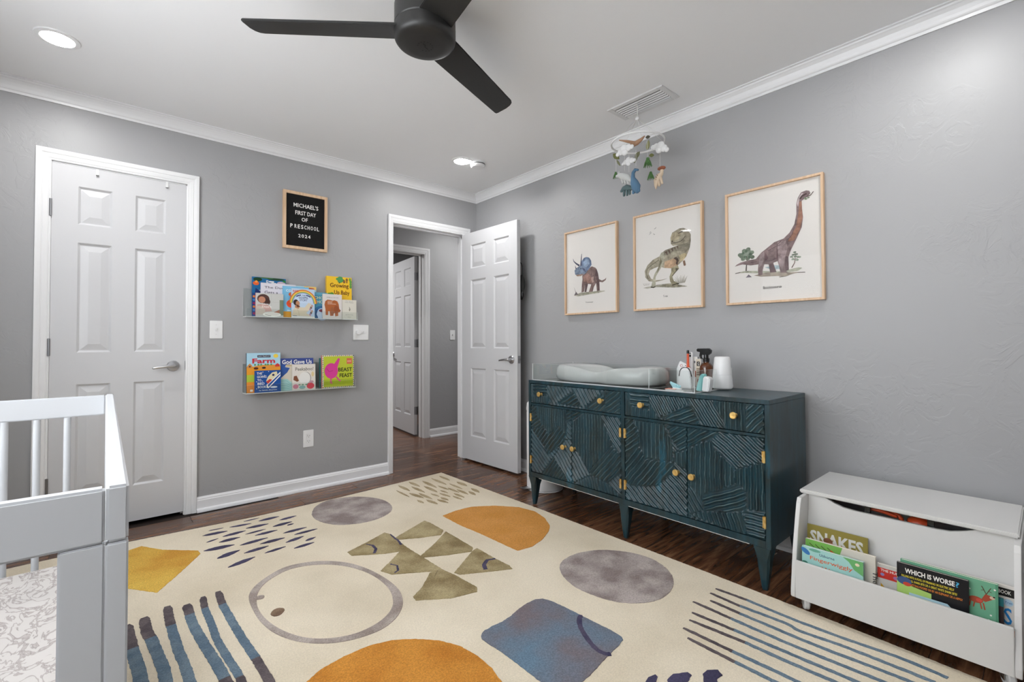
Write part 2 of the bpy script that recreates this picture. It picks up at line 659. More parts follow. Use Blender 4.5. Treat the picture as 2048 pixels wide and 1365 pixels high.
w.box(XL - WT, XL, WY0, WY1, -0.004, WZ0).box(XL - WT, XL, WY0, WY1, WZ1, CE)
struct('wall_left', w, M['wall'])
struct('wall_front', MB().box(XL, 0, YF - WT, YF, -0.004, CE), M['wall'])
# closet behind the closed door
w = MB().box(-3.1, -2.0, 0.7, 0.75, 0, CE).box(-3.15, -3.1, WT, 0.75, 0, CE).box(-2.0, -1.95, WT, 0.75, 0, CE).box(-3.15, -1.95, WT, 0.75, CE, CE + 0.05)
struct('wall_closet', w, M['wall'])
# hallway and the room across it
H1A, H1B = -0.66, 0.055
w = MB()
w.box(-1.75, H1A, HY, HY + WT, -0.004, CE).box(H1A, H1B, HY, HY + WT, DZ, CE).box(H1B, 1.1, HY, HY + WT, -0.004, CE)
struct('wall_hall', w, M['wall'], 'grey hallway wall with a doorway across from the bedroom')
struct('wall_hall_near', MB().box(WT + 0.0005, 1.1, 0.0, WT, -0.004, CE), M['wall'])
struct('wall_hall_end', MB().box(1.0, 1.1, WT, HY, -0.004, CE), M['wall'])
struct('wall_hall_side', MB().box(-1.85, -1.75, WT, HY + WT, -0.004, CE), M['wall'])
struct('ceiling_hall', MB().box(-1.85, 1.1, WT, 3.0, CE, CE + 0.08), M['ceiling'])
w = MB().box(-1.75, 1.1, 2.9, 3.0, -0.004, CE).box(1.0, 1.1, HY + WT, 2.9, -0.004, CE).box(-1.85, -1.75, HY + WT, 3.0, -0.004, CE)
struct('wall_far_room', w, M['wall'])

# ---- unseen window added in the left wall to let in fill daylight
win = MB()
xo = XL - 0.08
for a, b, c, d in ((WY0, WY1, WZ0, WZ0 + 0.05), (WY0, WY1, WZ1 - 0.05, WZ1), (WY0, WY0 + 0.05, WZ0, WZ1), (WY1 - 0.05, WY1, WZ0, WZ1), (WY0, WY1, 1.43, 1.47)):
    win.box(xo, xo + 0.04, a, b, c, d)
wo = struct('fill_window_1', win, M['trim'], 'unseen white framed window added beside the viewer for fill daylight')
part(wo, 'pane', MB().box(xo + 0.018, xo + 0.022, WY0 + 0.05, WY1 - 0.05, WZ0 + 0.05, 1.43), M['glass'])
part(wo, 'pane', MB().box(xo + 0.018, xo + 0.022, WY0 + 0.05, WY1 - 0.05, 1.47, WZ1 - 0.05), M['glass'])
part(wo, 'window_sill', MB().box(XL - 0.03, XL + 0.05, WY0 - 0.05, WY1 + 0.05, WZ0 - 0.03, WZ0), M['trim'], bevel=0.004)

# ---- mouldings swept along a wall
CROWN = [(0, -0.076), (0.007, -0.076), (0.009, -0.064), (0.014, -0.061), (0.017, -0.056), (0.020, -0.045), (0.027, -0.030), (0.036, -0.018), (0.041, -0.014), (0.044, -0.008), (0.0536, -0.006), (0.0536, 0.0), (0, 0)]
BASE = [(0, 0), (0.031, 0), (0.031, 0.006), (0.027, 0.017), (0.020, 0.021), (0.013, 0.022), (0.013, 0.070), (0.010, 0.076), (0.010, 0.081), (0.005, 0.087), (0.003, 0.092), (0, 0.092)]
def sweep(prof, side, a, b, z, ma=False, mb_=False):
    """run along a wall from a to b; ma/mb_: mitre into an inside corner at that end"""
    v = MB()
    def pt(p, k):
        d, h = p
        t = (a + (d if ma else 0)) if k == 0 else (b - (d if mb_ else 0))
        if side == 'back': return (t, -d, z + h)
        if side == 'right': return (-d, t, z + h)
        if side == 'left': return (XL + d, t, z + h)
        if side == 'front': return (t, YF + d, z + h)
        if side == 'hall': return (t, HY - d, z + h)
    return v.prism(prof, pt)
for i, (s, a, b) in enumerate((('back', XL, 0), ('right', YF, 0), ('left', YF, 0), ('front', XL, 0))):
    struct('trim_%d' % (i + 1), sweep(CROWN, s, a, b, CE, True, True), M['trim'], 'white crown moulding along the %s wall' % s)
CW = 0.0595
bb = struct('baseboard_back', sweep(BASE, 'back', -2.181, -0.8926, 0), M['trim'], 'white baseboard with shoe moulding below the bookshelves')
part(bb, 'baseboard_piece', sweep(BASE, 'back', XL, -2.9085, 0, True), M['trim'])
struct('baseboard_right', sweep(BASE, 'right', YF, 0, 0, True, False), M['trim'], 'white baseboard along the wall behind the dresser')
struct('baseboard_left', sweep(BASE, 'left', YF, 0, 0, True, True), M['trim'])
struct('baseboard_hall', sweep(BASE, 'hall', 0.118, 1.0, 0), M['trim'], 'white baseboard in the hallway')

# ---- door casings (mitred frame of moulded stock) and jambs
def casing_prof(wd):
    # across the casing from the opening outwards: (fraction of width, thickness)
    return [(0.0, 0.0), (0.0, 0.009), (0.10, 0.011), (0.14, 0.009), (0.22, 0.012), (0.50, 0.0145), (0.56, 0.013), (0.62, 0.016), (0.80, 0.018), (0.97, 0.018), (1.0, 0.015), (1.0, 0.0)]
def casing(name, x0, x1, zt, wl, wr, wt, ywall, label):
    """x0..x1 opening, zt its top"""
    pr = casing_prof(1)
    n = len(pr)
    st = []
    for f, t in pr:
        st.append((f, t))
    vs, fs = [], []
    for f, t in st:
        vs.append((x0 - wl * f, ywall - t, 0.0))
    for f, t in st:
        vs.append((x0 - wl * f, ywall - t, zt + wt * f))
    for f, t in st:
        vs.append((x1 + wr * f, ywall - t, zt + wt * f))
    for f, t in st:
        vs.append((x1 + wr * f, ywall - t, 0.0))
    for k in range(3):
        for i in range(n - 1):
            fs.append((k * n + i, k * n + i + 1, (k + 1) * n + i + 1, (k + 1) * n + i))
    fs.append(tuple(range(n)))
    fs.append(tuple(range(3 * n, 4 * n)))
    return struct(name, MB().add(vs, fs), M['trim'], label)
def jamb(tr, x0, x1, zt, y0, y1, stop):
    j = MB()
    e = 0.006
    j.box(x0, x0 + e, y0, y1, 0, zt).box(x1 - e, x1, y0, y1, 0, zt).box(x0, x1, y0, y1, zt - e, zt)
    if stop:
        s0, s1 = stop
        j.box(x0, x0 + e + 0.011, s0, s1, 0, zt).box(x1 - e - 0.011, x1, s0, s1, 0, zt).box(x0, x1, s0, s1, zt - e - 0.011, zt)
    part(tr, 'jamb', j, M['trim'])
t5 = casing('trim_5', -2.8475, -2.243, 2.047, 0.061, 0.062, 0.061, 0, 'white moulded casing around the closed closet door')
jamb(t5, D1A, D1B, DZ, -0.001, WT, (0.04, 0.06))
t6 = casing('trim_6', -0.851, -0.136, 2.042, 0.043, 0.055, 0.064, 0, 'white moulded casing around the open bedroom doorway')
jamb(t6, D2A, D2B, DZ, -0.001, WT, (0.04, 0.06))
t7 = casing('trim_7', H1A + 0.004, 0.052, 2.042, 0.062, 0.066, 0.066, HY, 'white moulded casing around the doorway across the hall')
jamb(t7, H1A, H1B, DZ, HY - 0.001, HY + WT, (HY + 0.05, HY + 0.065))

# ---- six-panel doors
ROWS = ((0.228, 0.831), (1.007, 1.615), (1.717, 1.927))
def panel_mesh(w_, h_, t):
    mb = MB()
    rings = [(0.0, 0.0), (0.010, 0.0100), (0.014, 0.0100), (0.046, 0.0020), (0.049, 0.0020)]
    vs, fs = [], []
    for sgn in (0, 1):
        for ins, dy in rings:
            yy = dy if sgn == 0 else t - dy
            vs += [(ins, yy, ins), (w_ - ins, yy, ins), (w_ - ins, yy, h_ - ins), (ins, yy, h_ - ins)]
    nr = len(rings)
    for sgn in (0, 1):
        b = sgn * nr * 4
        for k in range(nr - 1):
            for i in range(4):
                j = (i + 1) % 4
                fs.append((b + k * 4 + i, b + k * 4 + j, b + (k + 1) * 4 + j, b + (k + 1) * 4 + i))
        fs.append(tuple(b + (nr - 1) * 4 + i for i in range(4)))
    for i in range(4):
        j = (i + 1) % 4
        fs.append((i, j, nr * 4 + j, nr * 4 + i))
    return mb.add(vs, fs).mesh('panel', [M['door']])
def make_lever(d, x, z, ydir, yface, xdir):
    """lever handle on a door face; ydir -1 = front"""
    h = MB()
    h.lathe([(0.0, 0), (0.033, 0), (0.033, 0.006), (0.029, 0.011), (0.014, 0.013), (0.013, 0.045), (0.0, 0.046)], (0, 0, 0), 24, 'y')
    h.limb([(0, 0.045, 0), (xdir * 0.03, 0.05, 0), (xdir * 0.07, 0.05, -0.004), (xdir * 0.098, 0.047, -0.008)], [0.012, 0.010, 0.0085, 0.0075])
    h.v = [(x + a, yface + ydir * b, z + c) for a, b, c in h.v]
    return part(d, 'handle', h, M['nickel'], smooth=True)
def make_door(name, label, w_, loc, rz, stiles, lever_x, lever_dir, backlever=True):
    d = bpy.data.objects.new(name, None)
    COL.objects.link(d)
    d.location = loc
    d.rotation_euler = (0, 0, rz)
    d['kind'] = 'structure'
    d['label'] = label
    z0, z1, t = loc[2], 2.038, 0.035
    zz = -loc[2]
    c = stiles           # ((x0, x1), (x0, x1)) panel columns
    mb = MB()
    for a, b in ((0, c[0][0]), (c[0][1], c[1][0]), (c[1][1], w_)):
        mb.box(a, b, 0, t, 0, z1 + zz)
    cuts = [z0] + [q for r in ROWS for q in r] + [z1]
    for a, b in c:
        for k in range(0, len(cuts), 2):
            mb.box(a, b, 0, t, cuts[k] + zz, cuts[k + 1] + zz)
    part(d, 'slab', mb, M['door'])
    for a, b in c:
        for r0, r1 in ROWS:
            o = put('panel', panel_mesh(b - a, r1 - r0, t), d)
            o.location = (a, 0, r0 + zz)
    if lever_x is not None:
        make_lever(d, lever_x, 0.918 + zz, -1, 0, lever_dir)
        if backlever:
            make_lever(d, lever_x, 0.918 + zz, 1, t, lever_dir)
    return d
def hinge(d, x, y, z, leaf=None):
    h = MB()
    h.lathe([(0.0, -0.048), (0.0062, -0.046), (0.0062, 0.046), (0.0, 0.048)], (x, y, z), 10)
    if leaf:
        h.box(*leaf, z - 0.044, z + 0.044)
    return part(d, 'hinge', h, M['steel'], smooth=True)

d1 = make_door('door_1', 'closed white six-panel closet door with a nickel lever', 0.598, (-2.8465, -0.003, 0.022), 0,
               ((0.106, 0.250), (0.353, 0.497)), 0.540, -1, False)
for z in (1.791, 1.037, 0.29):
    hinge(d1, -0.003, -0.006, z - 0.022)
part(d1, 'latch_plate', MB().box(0.5985, 0.6005, -0.001, 0.012, 0.87, 0.925), M['steel'])
for x in (-2.663 + 2.8465, -2.346 + 2.8465):      # white over-door hooks
    hk = MB().box(x - 0.006, x + 0.006, -0.003, -0.001, 1.982, 2.018).box(x - 0.006, x + 0.006, -0.012, -0.001, 1.980, 1.983).box(x - 0.006, x + 0.006, -0.012, -0.010, 1.980, 1.992)
    part(d1, 'door_hook', hk, M['white'])
d2 = make_door('door_2', 'white six-panel bedroom door standing open against the right wall', 0.735, (-0.171, -0.012, 0.019), -PI / 2 + 0.024,
               ((0.128, 0.338), (0.443, 0.636)), 0.668, -1)
part(d2, 'latch', MB().box(0.735, 0.7365, 0.006, 0.030, 0.87, 0.93).box(0.736, 0.746, 0.012, 0.024, 0.892, 0.908), M['steel'])
for z in (1.79, 1.03, 0.29):
    hinge(d2, 0.002, 0.041, z)
hx0, hx1 = (0.0122,1.1900,0.9779), (0.0503,1.1900,0.9774)
ang = math.atan2(-0.72, -0.085)
d3 = make_door('door_3', 'white six-panel door standing open across the hallway', 0.72,
               (hx0[0] - 0.72 * math.cos(ang), hx0[1] - 0.72 * math.sin(ang), 0.02), ang, ((0.11, 0.31), (0.41, 0.61)), 0.06, 1)
for z in (1.79, 1.03, 0.27):
    hinge(d3, 0.735, 0.040, z, (0.7185, 0.722, 0.002, 0.040))

# ================================================================== ceiling fixtures
M['lamp'] = emit('led_lens', (1.0, 0.995, 0.99), LAMP)
M['lamp_hall_fill'] = emit('fill_lens_hall', (1.0, 0.995, 0.99), HALL_FILL_LAMP)
M['lamp_far_fill'] = emit('fill_lens_far_room', (1.0, 0.995, 0.99), FAR_ROOM_FILL_LAMP)
def downlight(x, y, label, mat='lamp', r=0.055):
    t = thing('recessed_light', label, 'ceiling light', (x, y, CE), 0, 'recessed ceiling lights')
    ring = MB().lathe([(r, -0.001), (r + 0.004, -0.007), (r + 0.022, -0.005), (r + 0.024, 0.0)], n=40, cap=False)
    part(t, 'trim_ring', ring, M['white'], smooth=True)
    part(t, 'lens', MB().lathe([(0.0, -0.0055), (r + 0.0035, -0.0055)], n=40, cap=False), M[mat])
    return t
downlight(-2.796, -0.60, 'round recessed ceiling light above the closet door')
downlight(-0.59, -0.612, 'round recessed ceiling light beside the smoke detector')
downlight(-2.796, -3.29, 'round recessed ceiling light behind the viewer on the crib side')
downlight(-0.59, -3.29, 'round recessed ceiling light above the white toy bin')
downlight(0.72, 0.33, 'unseen recessed ceiling light added to brighten the hallway', 'lamp_hall_fill')
downlight(-1.1, 2.1, 'unseen recessed light added to brighten the open door across the hall', 'lamp_far_fill')

t = thing('smoke_detector', 'round white smoke detector on the ceiling near the corner', 'smoke detector', (-0.478, -0.66, CE))
part(t, 'base', MB().lathe([(0.0, 0), (0.060, 0), (0.060, -0.010), (0.0, -0.010)], n=32), M['white'], smooth=True)
part(t, 'housing', MB().lathe([(0.0, -0.010), (0.056, -0.010), (0.054, -0.030), (0.046, -0.038), (0.0, -0.040)], n=32), M['white'], smooth=True)
part(t, 'vent_slot', MB().lathe([(0.0565, -0.014), (0.0568, -0.017), (0.0562, -0.020)], n=32, cap=False), M['ventdark'])

# ---- supply vent
t = thing('air_vent', 'white rectangular ceiling air vent with grey slats', 'vent', (-0.292, -1.995, CE))
f = MB()
for a, b, c, d in ((-0.092, 0.092, -0.182, -0.150), (-0.092, 0.092, 0.150, 0.182), (-0.092, -0.060, -0.150, 0.150), (0.060, 0.092, -0.150, 0.150)):
    f.box(a, b, c, d, -0.007, 0.0)
part(t, 'frame', f, M['vent'], bevel=0.002)
part(t, 'duct', MB().box(-0.060, 0.060, -0.150, 0.150, -0.0012, -0.0004), M['ventdark'])
sl = MB().add([(-0.0065, -0.15, -0.0015), (-0.0015, -0.15, -0.0085), (0.0005, -0.15, -0.008), (-0.0045, -0.15, -0.001)] + [(-0.0065, 0.15, -0.0015), (-0.0015, 0.15, -0.0085), (0.0005, 0.15, -0.008), (-0.0045, 0.15, -0.001)],
              [(0, 1, 5, 4), (1, 2, 6, 5), (2, 3, 7, 6), (3, 0, 4, 7), (0, 3, 2, 1), (4, 5, 6, 7)]).mesh('slat', [M['vent']])
for i in range(5):
    o = put('slat', sl, t)
    o.location = (-0.040 + i * 0.022, 0, 0)

# ---- ceiling fan
FC = (-1.704, -1.962)
t = thing('ceiling_fan', 'matte black three-blade ceiling fan hugging the ceiling', 'ceiling fan', (FC[0], FC[1], CE))
zb = 2.25 - CE
part(t, 'canopy', MB().lathe([(0.0, 0.0), (0.085, 0.0), (0.085, -0.02), (0.095, -0.075), (0.112, -0.09)], n=40, cap=False), M['black'], smooth=True)
part(t, 'motor_housing', MB().lathe([(0.10, -0.085), (0.114, -0.09), (0.116, -0.10), (0.116, -0.172), (0.113, -0.176)], n=48, cap=False), M['black'], smooth=True)
cap = part(t, 'bottom_cover', MB().lathe([(0.112, -0.176), (0.1165, -0.178), (0.1165, -0.212), (0.1145, -0.223), (0.108, -0.232), (0.096, -0.238), (0.07, -0.241), (0.0, -0.242)], n=48, cap=False), M['black'], smooth=True)
a = Art(-0.0005)
for i in range(14):
    if i in (6, 7): continue
    an = PI / 2 - 2 * PI * i / 14
    a.rect(S(14, 14, 14), 0.028 * math.cos(an) - 0.0022, 0.028 * math.sin(an) - 0.0028, 0.028 * math.cos(an) + 0.0022, 0.028 * math.sin(an) + 0.0028)
a.stroke(S(14, 14, 14), [(-0.019, -0.003), (-0.008, 0.003), (0.003, -0.002), (0.018, 0.005)], 0.004)
em = a.build(cap, 'emblem')
em.location = (0, 0, -0.2425)
em.rotation_euler = (PI / 2, 0, 0.7)
bl = MB()
out = [(0.095, -0.064), (0.622, -0.056), (0.640, -0.050), (0.653, -0.034), (0.661, -0.008), (0.664, 0.042), (0.662, 0.052), (0.655, 0.056), (0.095, 0.066)]
bl.prism(out, lambda p, k: (p[0], p[1], (-0.004 if k == 0 else 0.004)))
bl.xf(Matrix.Rotation(math.radians(-12), 4, 'X'))
bm_ = bl.mesh('blade', [M['black']], bevel=0.0025)
for an in (142.2, 22.2, -97.8):
    o = put('blade', bm_, t)
    o.location = (0, 0, zb)
    o.rotation_euler = (0, 0, math.radians(an))

# ================================================================== rug
RC = (-1.78, -1.85)
rug = thing('area_rug', 'cream area rug with abstract coloured shapes covering the floor', 'rug', (RC[0], RC[1], 0))
edge = [(-0.572, -0.292), (-0.556, -1.35), (-0.552, -2.4), (-0.560, -3.0), (-0.575, -3.42), (-1.8, -3.45), (-3.0, -3.43), (-3.02, -2.0), (-3.03, -0.33), (-2.5, -0.322), (-1.95, -0.365), (-1.4, -0.352), (-0.9, -0.315)]
den = []
for i in range(len(edge)):
    a, b = edge[i], edge[(i + 1) % len(edge)]
    n = max(2, int(math.hypot(a[0] - b[0], a[1] - b[1]) / 0.008))
    for k in range(n):
        q = k / n
        den.append((a[0] + (b[0] - a[0]) * q - RC[0] + random.uniform(-1, 1) * 0.0012, a[1] + (b[1] - a[1]) * q - RC[1] + random.uniform(-1, 1) * 0.0012))
part(rug, 'pile', MB().prism(den, lambda p, k: (p[0], p[1], 0.0005 if k == 0 else 0.011)), M['rug'])
def yarn(name, c1, c2, scale=7.0):
    return mottled(name, c1, c2, scale, 0.95, 0.7, 420.0, bdist=0.003, detail=7.0, lo=0.38, hi=0.62, speckle=0.22)
RM = {
    'yellow': yarn('yarn_yellow', S(228, 190, 88), S(204, 150, 60), 3),
    'navy': yarn('yarn_navy', S(62, 58, 84), S(76, 72, 100)),
    'grey': yarn('yarn_grey', S(140, 127, 124), S(184, 173, 168), 7),
    'ring': yarn('yarn_taupe', S(150, 136, 128), S(192, 180, 172), 6),
    'brown': yarn('yarn_brown', S(120, 96, 78), S(146, 122, 100), 20),
    'orange': yarn('yarn_orange', S(210, 144, 60), S(192, 124, 44), 6),
    'orange2': yarn('yarn_amber', S(212, 150, 78), S(204, 142, 66), 5),
    'khaki': yarn('yarn_khaki', S(138, 120, 84), S(178, 162, 124), 7),
    'tan': yarn('yarn_tan', S(160, 140, 106), S(184, 166, 134), 9),
    'blue': yarn('yarn_blue', S(106, 130, 150), S(122, 112, 116), 3.4),
    'stripe': yarn('yarn_steel_blue', S(96, 116, 134), S(116, 134, 148), 20),
    'slate': yarn('yarn_slate', S(84, 76, 80), S(106, 96, 98), 30),
    'ink': yarn('yarn_ink', S(62, 58, 86), S(84, 78, 100), 20),
}
def jag(pts, amp=0.0013, step=0.009):
    """resample an outline into a slightly ragged tufted edge"""
    o = []
    n = len(pts)
    for i in range(n):
        a, b = pts[i], pts[(i + 1) % n]
        m_ = max(1, int(math.hypot(a[0] - b[0], a[1] - b[1]) / step))
        for k in range(m_):
            q = k / m_
            o.append((a[0] + (b[0] - a[0]) * q + random.uniform(-amp, amp), a[1] + (b[1] - a[1]) * q + random.uniform(-amp, amp)))
    return o
def smooth_loop(pts, it=2):
    for _ in range(it):
        o = []
        n = len(pts)
        for i in range(n):
            a, b = pts[i], pts[(i + 1) % n]
            o += [(a[0] * .75 + b[0] * .25, a[1] * .75 + b[1] * .25), (a[0] * .25 + b[0] * .75, a[1] * .25 + b[1] * .75)]
        pts = o
    return pts
mz = [0.0125]
def motif(pts, mat, round_=0):
    if round_:
        pts = smooth_loop(pts, round_)
    mz[0] += 0.00001
    z = mz[0]
    mb = MB().prism(jag(pts), lambda p, k: (p[0], p[1], 0.010 if k == 0 else z))
    return part(rug, 'motif', mb, RM[mat])
def leaf(l, w_, mat):
    """pointed tuft between two points"""
    (ax, ay), (bx, by) = l
    dx, dy = bx - ax, by - ay
    ln = math.hypot(dx, dy)
    nx, ny = -dy / ln * w_ / 2, dx / ln * w_ / 2
    pts = []
    for q, f in ((0, 0.06), (0.15, 0.55), (0.35, 0.95), (0.6, 1.0), (0.82, 0.65), (1.0, 0.08)):
        pts.append((ax + dx * q + nx * f, ay + dy * q + ny * f))
    for q, f in ((1.0, 0.08), (0.82, 0.5), (0.6, 0.9), (0.35, 0.95), (0.15, 0.6), (0, 0.06)):
        pts.append((ax + dx * q - nx * f, ay + dy * q - ny * f))
    motif(pts, mat)
def strip(pts, w_, mat, taper=True):
    L, R_ = [], []
    n = len(pts)
    for i in range(n):
        a, b = pts[max(i - 1, 0)], pts[min(i + 1, n - 1)]
        dx, dy = b[0] - a[0], b[1] - a[1]
        ln = math.hypot(dx, dy) or 1
        ww = w_ / 2 * (0.6 if (i == 0 and taper) else 1)
        L.append((pts[i][0] - dy / ln * ww, pts[i][1] + dx / ln * ww))
        R_.append((pts[i][0] + dy / ln * ww, pts[i][1] - dx / ln * ww))
    motif(L + R_[::-1], mat)
def catmull(pts, k=5):
    o = []
    for i in range(len(pts) - 1):
        p0, p1, p2, p3 = pts[max(i - 1, 0)], pts[i], pts[i + 1], pts[min(i + 2, len(pts) - 1)]
        for j in range(k):
            t_ = j / k
            o.append(tuple(0.5 * (2 * p1[d] + (p2[d] - p0[d]) * t_ + (2 * p0[d] - 5 * p1[d] + 4 * p2[d] - p3[d]) * t_ ** 2 + (3 * p1[d] - p0[d] - 3 * p2[d] + p3[d]) * t_ ** 3) for d in range(len(p1))))
    o.append(pts[-1])
    return o
motif([(-0.9028,1.2748),(-0.8151,1.3650),(-0.6904,1.4136),(-0.6127,1.2897),(-0.4777,1.1589),(-0.4742,1.1095),(-0.5763,0.9387),(-0.6674,0.7988),(-0.7620,0.9283),(-0.8669,1.0072)], 'yellow')
for l, w_ in zip(*[iter([
    [(-0.2196,1.4420),(-0.1371,1.4436)], .012, [(-0.1520,1.3918),(-0.0405,1.3917)], .035, [(-0.0579,1.3247),(0.0402,1.3339)], .03, [(-0.2985,1.3978),(-0.1939,1.3784)], .026, [(-0.2316,1.3180),(-0.1206,1.3075)], .034,
    [(-0.1128,1.2457),(-0.0079,1.2518)], .034, [(-0.0462,1.2111),(-0.0083,1.2145)], .018, [(-0.3980,1.4183),(-0.3268,1.4109)], .012, [(-0.4328,1.3595),(-0.3182,1.3450)], .034, [(-0.3521,1.2748),(-0.2411,1.2826)], .032,
    [(-0.2521,1.2276),(-0.1520,1.2330)], .02, [(-0.2177,1.1752),(-0.1063,1.1752)], .03, [(-0.0938,1.1073),(0.0294,1.1082)], .03, [(-0.0551,1.0455),(0.0669,1.0456)], .026, [(-0.4314,1.2451),(-0.3742,1.2622)], .014,
    [(-0.3819,1.2040),(-0.2843,1.2042)], .034, [(-0.3062,1.0896),(-0.1737,1.0986)], .03, [(-0.2250,1.0379),(-0.1046,1.0376)], .032, [(-0.1179,0.9687),(-0.0215,0.9913)], .03, [(-0.0351,0.9213),(0.0224,0.9363)], .022,
    [(-0.4570,1.1360),(-0.3252,1.1163)], .042, [(-0.4228,0.9930),(-0.3180,1.0276)], .04, [(-0.3109,0.9725),(-0.1968,0.9833)], .03, [(-0.2324,0.9056),(-0.1327,0.9170)], .024, [(-0.1081,0.8663),(-0.0045,0.8738)], .026, [(-0.3994,0.8554),(-0.2790,0.8926)], .034])] * 2):
    leaf(l, w_, 'navy')
motif([(0.1225,1.3162),(0.1807,1.4286),(0.2831,1.4959),(0.4283,1.4639),(0.5392,1.3402),(0.5720,1.1996),(0.5426,1.0709),(0.4829,0.9976),(0.3813,0.9529),(0.2712,0.9615),(0.1623,1.0301),(0.1130,1.1418),(0.1068,1.2448)], 'grey', 2)
ro = [(-0.3806,0.5305),(-0.3486,0.5850),(-0.2945,0.6346),(-0.2180,0.6818),(-0.1497,0.6825),(-0.0558,0.6417),(0.0241,0.5566),(0.0652,0.4726),(0.0942,0.3677),(0.1091,0.2433),(0.1062,0.1430),(0.0798,0.0633),(0.0494,0.0162),(-0.0030,-0.0342),(-0.0727,-0.0620),(-0.1566,-0.0537),(-0.2281,-0.0250),(-0.2900,0.0260),(-0.3342,0.0850),(-0.3756,0.1798),(-0.3949,0.2969),(-0.3952,0.4069),(-0.3915,0.4776)]
ri = [(-0.3523,0.5137),(-0.3218,0.5700),(-0.2666,0.6192),(-0.1931,0.6499),(-0.1285,0.6371),(-0.0683,0.6046),(-0.0143,0.5529),(0.0317,0.4819),(0.0698,0.3796),(0.0835,0.2658),(0.0757,0.1616),(0.0442,0.0795),(0.0195,0.0424),(-0.0158,0.0106),(-0.0689,-0.0153),(-0.1439,-0.0237),(-0.2087,-0.0022),(-0.2697,0.0398),(-0.3179,0.1054),(-0.3553,0.1985),(-0.3747,0.2924),(-0.3794,0.3787),(-0.3701,0.4512)]
ro, ri = smooth_loop(ro, 2), smooth_loop(ri, 2)
nn = len(ro)
vs = [(p[0], p[1], 0.0128) for p in ro] + [(p[0], p[1], 0.0128) for p in ri] + [(p[0], p[1], 0.010) for p in ro] + [(p[0], p[1], 0.010) for p in ri]
fs = []
for i in range(nn):
    j = (i + 1) % nn
    fs += [(i, j, nn + j, nn + i), (i, j, 2 * nn + j, 2 * nn + i), (nn + i, nn + j, 3 * nn + j, 3 * nn + i)]
part(rug, 'motif', MB().add(vs, fs), RM['ring'])
motif([(-0.3597,0.4931),(-0.3362,0.4819),(-0.3359,0.4628),(-0.3487,0.4523),(-0.3695,0.4614)], 'ring', 1)
motif([(-0.3547,0.3084),(-0.3395,0.3366),(-0.3161,0.3403),(-0.2997,0.3230),(-0.3025,0.3041),(-0.3224,0.2841),(-0.3418,0.2835)], 'brown', 1)
for pts, w_, sp, dk in (
    ([(-0.7719,0.5894),(-0.7655,0.4751),(-0.7615,0.4047),(-0.7507,0.2634),(-0.7466,0.1821),(-0.7422,0.0824)], .036, 2, None), ([(-0.7193,0.6084),(-0.7170,0.4916),(-0.7090,0.4371),(-0.6967,0.2951),(-0.6893,0.2001),(-0.6899,0.1324),(-0.6879,0.0269)], .034, 2, None),
    ([(-0.6447,0.6435),(-0.6475,0.5320),(-0.6472,0.4799),(-0.6432,0.3008),(-0.6360,0.1820),(-0.6328,0.0823),(-0.6273,-0.0340)], .030, 2, None), ([(-0.5852,0.6089),(-0.5856,0.5181),(-0.5842,0.4246),(-0.5697,0.2472),(-0.5569,0.1223),(-0.5501,0.0320),(-0.5442,-0.0752)], .032, 1, 5),
    ([(-0.5274,0.6343),(-0.5351,0.5298),(-0.5332,0.4054),(-0.5329,0.2481),(-0.5211,0.1007),(-0.5139,0.0093),(-0.5096,-0.1055)], .024, 1, 5), ([(-0.4728,0.6392),(-0.4777,0.5158),(-0.4718,0.3515),(-0.4646,0.2052),(-0.4544,0.0722),(-0.4487,-0.0791),(-0.4490,-0.1666)], .027, 1, 4)):
    strip(catmull(pts[:sp + 1], 4), w_, 'slate')
    e = dk if dk else len(pts) - 1
    strip(catmull(pts[sp:e + 1], 5), w_, 'stripe', False)
    if dk:
        strip(catmull(pts[dk:], 5), w_, 'slate', False)
motif([(-0.4050,-0.2069),(-0.3696,-0.1571),(-0.3142,-0.1270),(-0.2321,-0.1136),(-0.1498,-0.1152),(-0.0733,-0.1401),(-0.0068,-0.1891),(0.0517,-0.2521),(0.0890,-0.3248),(0.1040,-0.4136),(0.1026,-0.4829),(0.0875,-0.5490),(0.0549,-0.6100),(-0.1600,-0.4614)], 'orange')
for l, w_ in zip(*[iter([
    [(0.7221,1.3786),(0.7212,1.1874)], .016, [(0.7866,1.4710),(0.7874,1.3047)], .030, [(0.8884,1.5041),(0.8913,1.3440)], .030, [(0.9753,1.4543),(0.9684,1.2421)], .032, [(1.0638,1.4692),(1.0605,1.2539)], .028, [(1.1416,1.4777),(1.1379,1.3285)], .028,
    [(0.8460,1.3841),(0.8486,1.2033)], .026, [(0.9198,1.3358),(0.9176,1.1499)], .030, [(0.9994,1.2737),(1.0077,1.1417)], .020, [(1.0913,1.2616),(1.0895,1.0935)], .020, [(1.1581,1.2649),(1.1555,1.1268)], .036, [(1.0257,1.1830),(1.0266,1.0456)], .022,
    [(0.9555,1.1718),(0.9641,1.0854)], .016, [(1.0560,1.1151),(1.0519,0.9693)], .026, [(1.1477,1.0666),(1.1344,0.9501)], .032, [(1.0922,1.0189),(1.0805,0.9213)], .028, [(0.7615,1.2649),(0.7835,1.1031)], .032, [(0.8089,1.2152),(0.8140,1.0473)], .026,
    [(0.8672,1.1558),(0.8783,1.0631)], .018, [(0.9177,1.1188),(0.9312,1.0089)], .022, [(0.9901,1.0546),(0.9938,0.9315)], .024, [(0.9528,1.0120),(0.9581,0.9056)], .020, [(0.8762,1.0429),(0.8828,0.9581)], .026,
    [(0.7303,1.0998),(0.7319,1.0162)], .022, [(0.7780,1.0661),(0.7906,0.9403)], .028, [(0.8361,1.0230),(0.8541,0.9162)], .026])] * 2):
    leaf(l, w_, 'tan')
